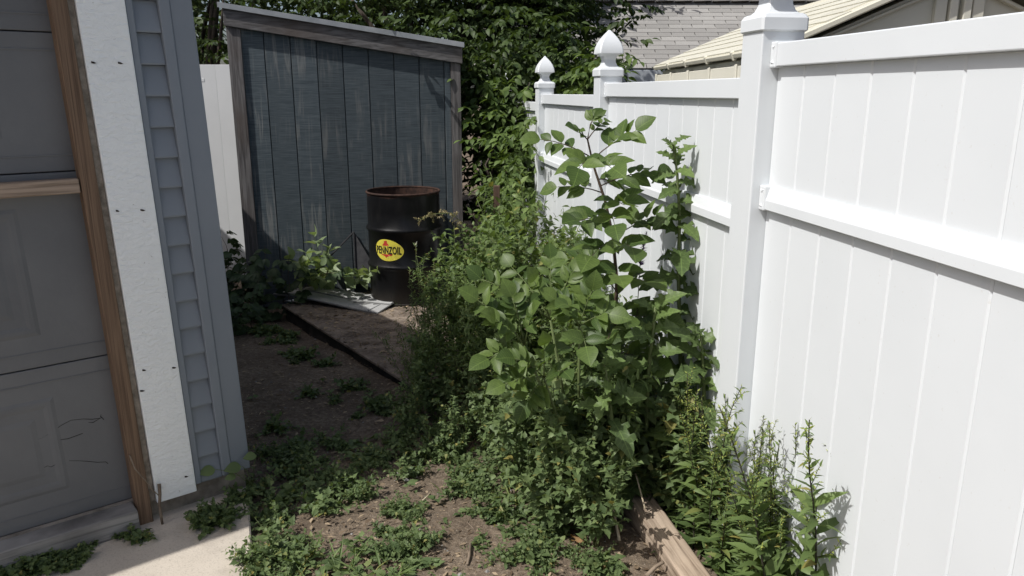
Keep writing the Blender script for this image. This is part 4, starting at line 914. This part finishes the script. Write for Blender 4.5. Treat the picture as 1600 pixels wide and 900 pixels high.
# loose litter on the soil
r = np.random.default_rng(77); N = 9500
xs = r.uniform(-1.9, .75, N); ys = 2.0+4.0*r.random(N)**1.6
keep = ~((xs < -.8) & (ys < 2.95) & (xs*.94+ys*.34 < .0)); xs, ys = xs[keep], ys[keep]; N = len(xs)
zs = np.array([gz(a, b) for a, b in zip(xs, ys)])+.004
az = r.random(N)*6.28
o = new_obj('ground_litter', leaf_mesh('ground_litter', T['bract'], np.stack([xs, ys, zs], 1), np.stack([np.cos(az), np.sin(az), r.normal(.05, .12, N)], 1), np.stack([r.normal(0, .3, N), r.normal(0, .3, N), np.ones(N)], 1), .009+.028*r.random(N)**2.5, L_LITTER, r.uniform(.4, 1.6, N), r))
o['kind'] = 'stuff'; o['label'] = 'dry plant litter scattered over the bare soil'; o['category'] = 'litter'
N = 1500; uu = r.random(N)*2.0; vv = r.random(N)*1.1
P = np.array([tuple(A_+U_*a+V_*b+Vector((0, 0, .004))) for a, b in zip(uu, vv)]); az = r.random(N)*6.28
o = new_obj('leaf_litter', leaf_mesh('leaf_litter', T['bract'], P, np.stack([np.cos(az), np.sin(az), r.normal(.1, .2, N)], 1), np.stack([r.normal(0, .3, N), r.normal(0, .3, N), np.ones(N)], 1), .012+.03*r.random(N)**2, L_LITTER, r.uniform(.5, 1.8, N), r), PT); o['kind'] = 'stuff'
o.location = -PT.location

# ragged ground cover between the clumps: seedlings, leaf bits and grass blades nobody could count
r = np.random.default_rng(91); ph = r.random(8)*6.28; fr = r.normal(0, 7.0, (8, 2)); P, D, U2, S2, P3, D3, U3, S3 = ([] for _ in range(8))
def dens(x, y): return sum(math.sin(fr[k, 0]*x+fr[k, 1]*y+ph[k]) for k in range(8))/2.2
def slab(x, y): return x < -1.055+(y-2.77)*-.365 and y < 3.0 or (x < -.9 and y < 2.2)
n_ = 0
BARE = [(on(a, b, 0), c) for a, b, c in ((640, 725, .17), (700, 800, .17), (715, 840, .12), (520, 800, .14), (560, 740, .12), (640, 770, .12), (480, 560, .35), (440, 620, .25), (540, 650, .2), (760, 880, .07), (930, 860, .10), (700, 760, .12))]
while n_ < 800:
    x = r.uniform(-1.5, .62); y = 2.05+2.9*r.random()**1.4
    if slab(x, y) or x > .62-(y-2.1)*.2: continue
    if any((x-q.x)**2+(y-q.y)**2*.5 < c*c for q, c in BARE) and r.random() < .94: continue
    if dens(x, y) < .25+r.normal(0, .45): continue
    n_ += 1; z = gz(x, y); k = r.integers(3, 6); a0 = r.random()*6.28; sz = .014+.03*r.random()**1.7
    for j in range(k):
        a = a0+6.28*j/k+r.normal(0, .3); P.append((x, y, z+.004+.012*r.random())); D.append((math.cos(a), math.sin(a), r.normal(.45, .25))); U2.append((r.normal(0, .3), r.normal(0, .3), 1)); S2.append(sz*(.7+.6*r.random()))
    if r.random() < .12:
        for j in range(4):
            a = r.random()*6.28; P3.append((x+r.normal(0, .01), y+r.normal(0, .01), z)); D3.append((math.cos(a)*.7, math.sin(a)*.7, .6+r.random())); U3.append((r.normal(0, .3), r.normal(0, .3), 1)); S3.append(.04+.08*r.random())
o = new_obj('ground_cover', leaf_mesh('ground_cover', T['goose'], P, D, U2, S2, L_GOOSE, None, r)); o['kind'] = 'stuff'; o['label'] = 'ragged low green seedlings spread over the soil path'; o['category'] = 'ground cover'
o = new_obj('grass_blades', leaf_mesh('grass_blades', T['lance'], P3, D3, U3, S3, L_BUSH, np.full(len(P3), .3), r)); o['kind'] = 'stuff'; o['label'] = 'thin grass blades scattered among the low weeds'; o['category'] = 'grass'

# fine twigs lying about, and pebbles
r = np.random.default_rng(55); s = MB()
for _ in range(170):
    x = r.uniform(-1.5, .5); y = 2.1+3.2*r.random()
    if slab(x, y): continue
    a = r.random()*6.28; L = .03+.10*r.random()**2; z = gz(x, y)+.006
    s.tube([(x, y, z), (x+math.cos(a)*L*.5, y+math.sin(a)*L*.5, z+.006), (x+math.cos(a+.4)*L, y+math.sin(a+.4)*L, z+.002)], [.0018, .0015, .0008], 4)
o = s.build('twig_litter', TWIG, None); o['kind'] = 'stuff'; o['label'] = 'fine dry twigs strewn over the soil path'; o['category'] = 'twigs'
s = MB()
for _ in range(420):
    x = r.uniform(-1.6, .5); y = 2.1+3.4*r.random()
    if slab(x, y): continue
    q = .003+.010*r.random()**3; z = gz(x, y); w_ = r.uniform(.7, 1.4, 6)*q
    s.add([(x+w_[0], y, z), (x, y+w_[1], z), (x-w_[2], y, z), (x, y-w_[3], z), (x+q*.2, y, z+w_[4]*.8)], [(0, 1, 4), (1, 2, 4), (2, 3, 4), (3, 0, 4)])
o = s.build('pebbles', STONE, None); o['kind'] = 'stuff'; o['label'] = 'small pebbles scattered in the bare soil'; o['category'] = 'pebbles'
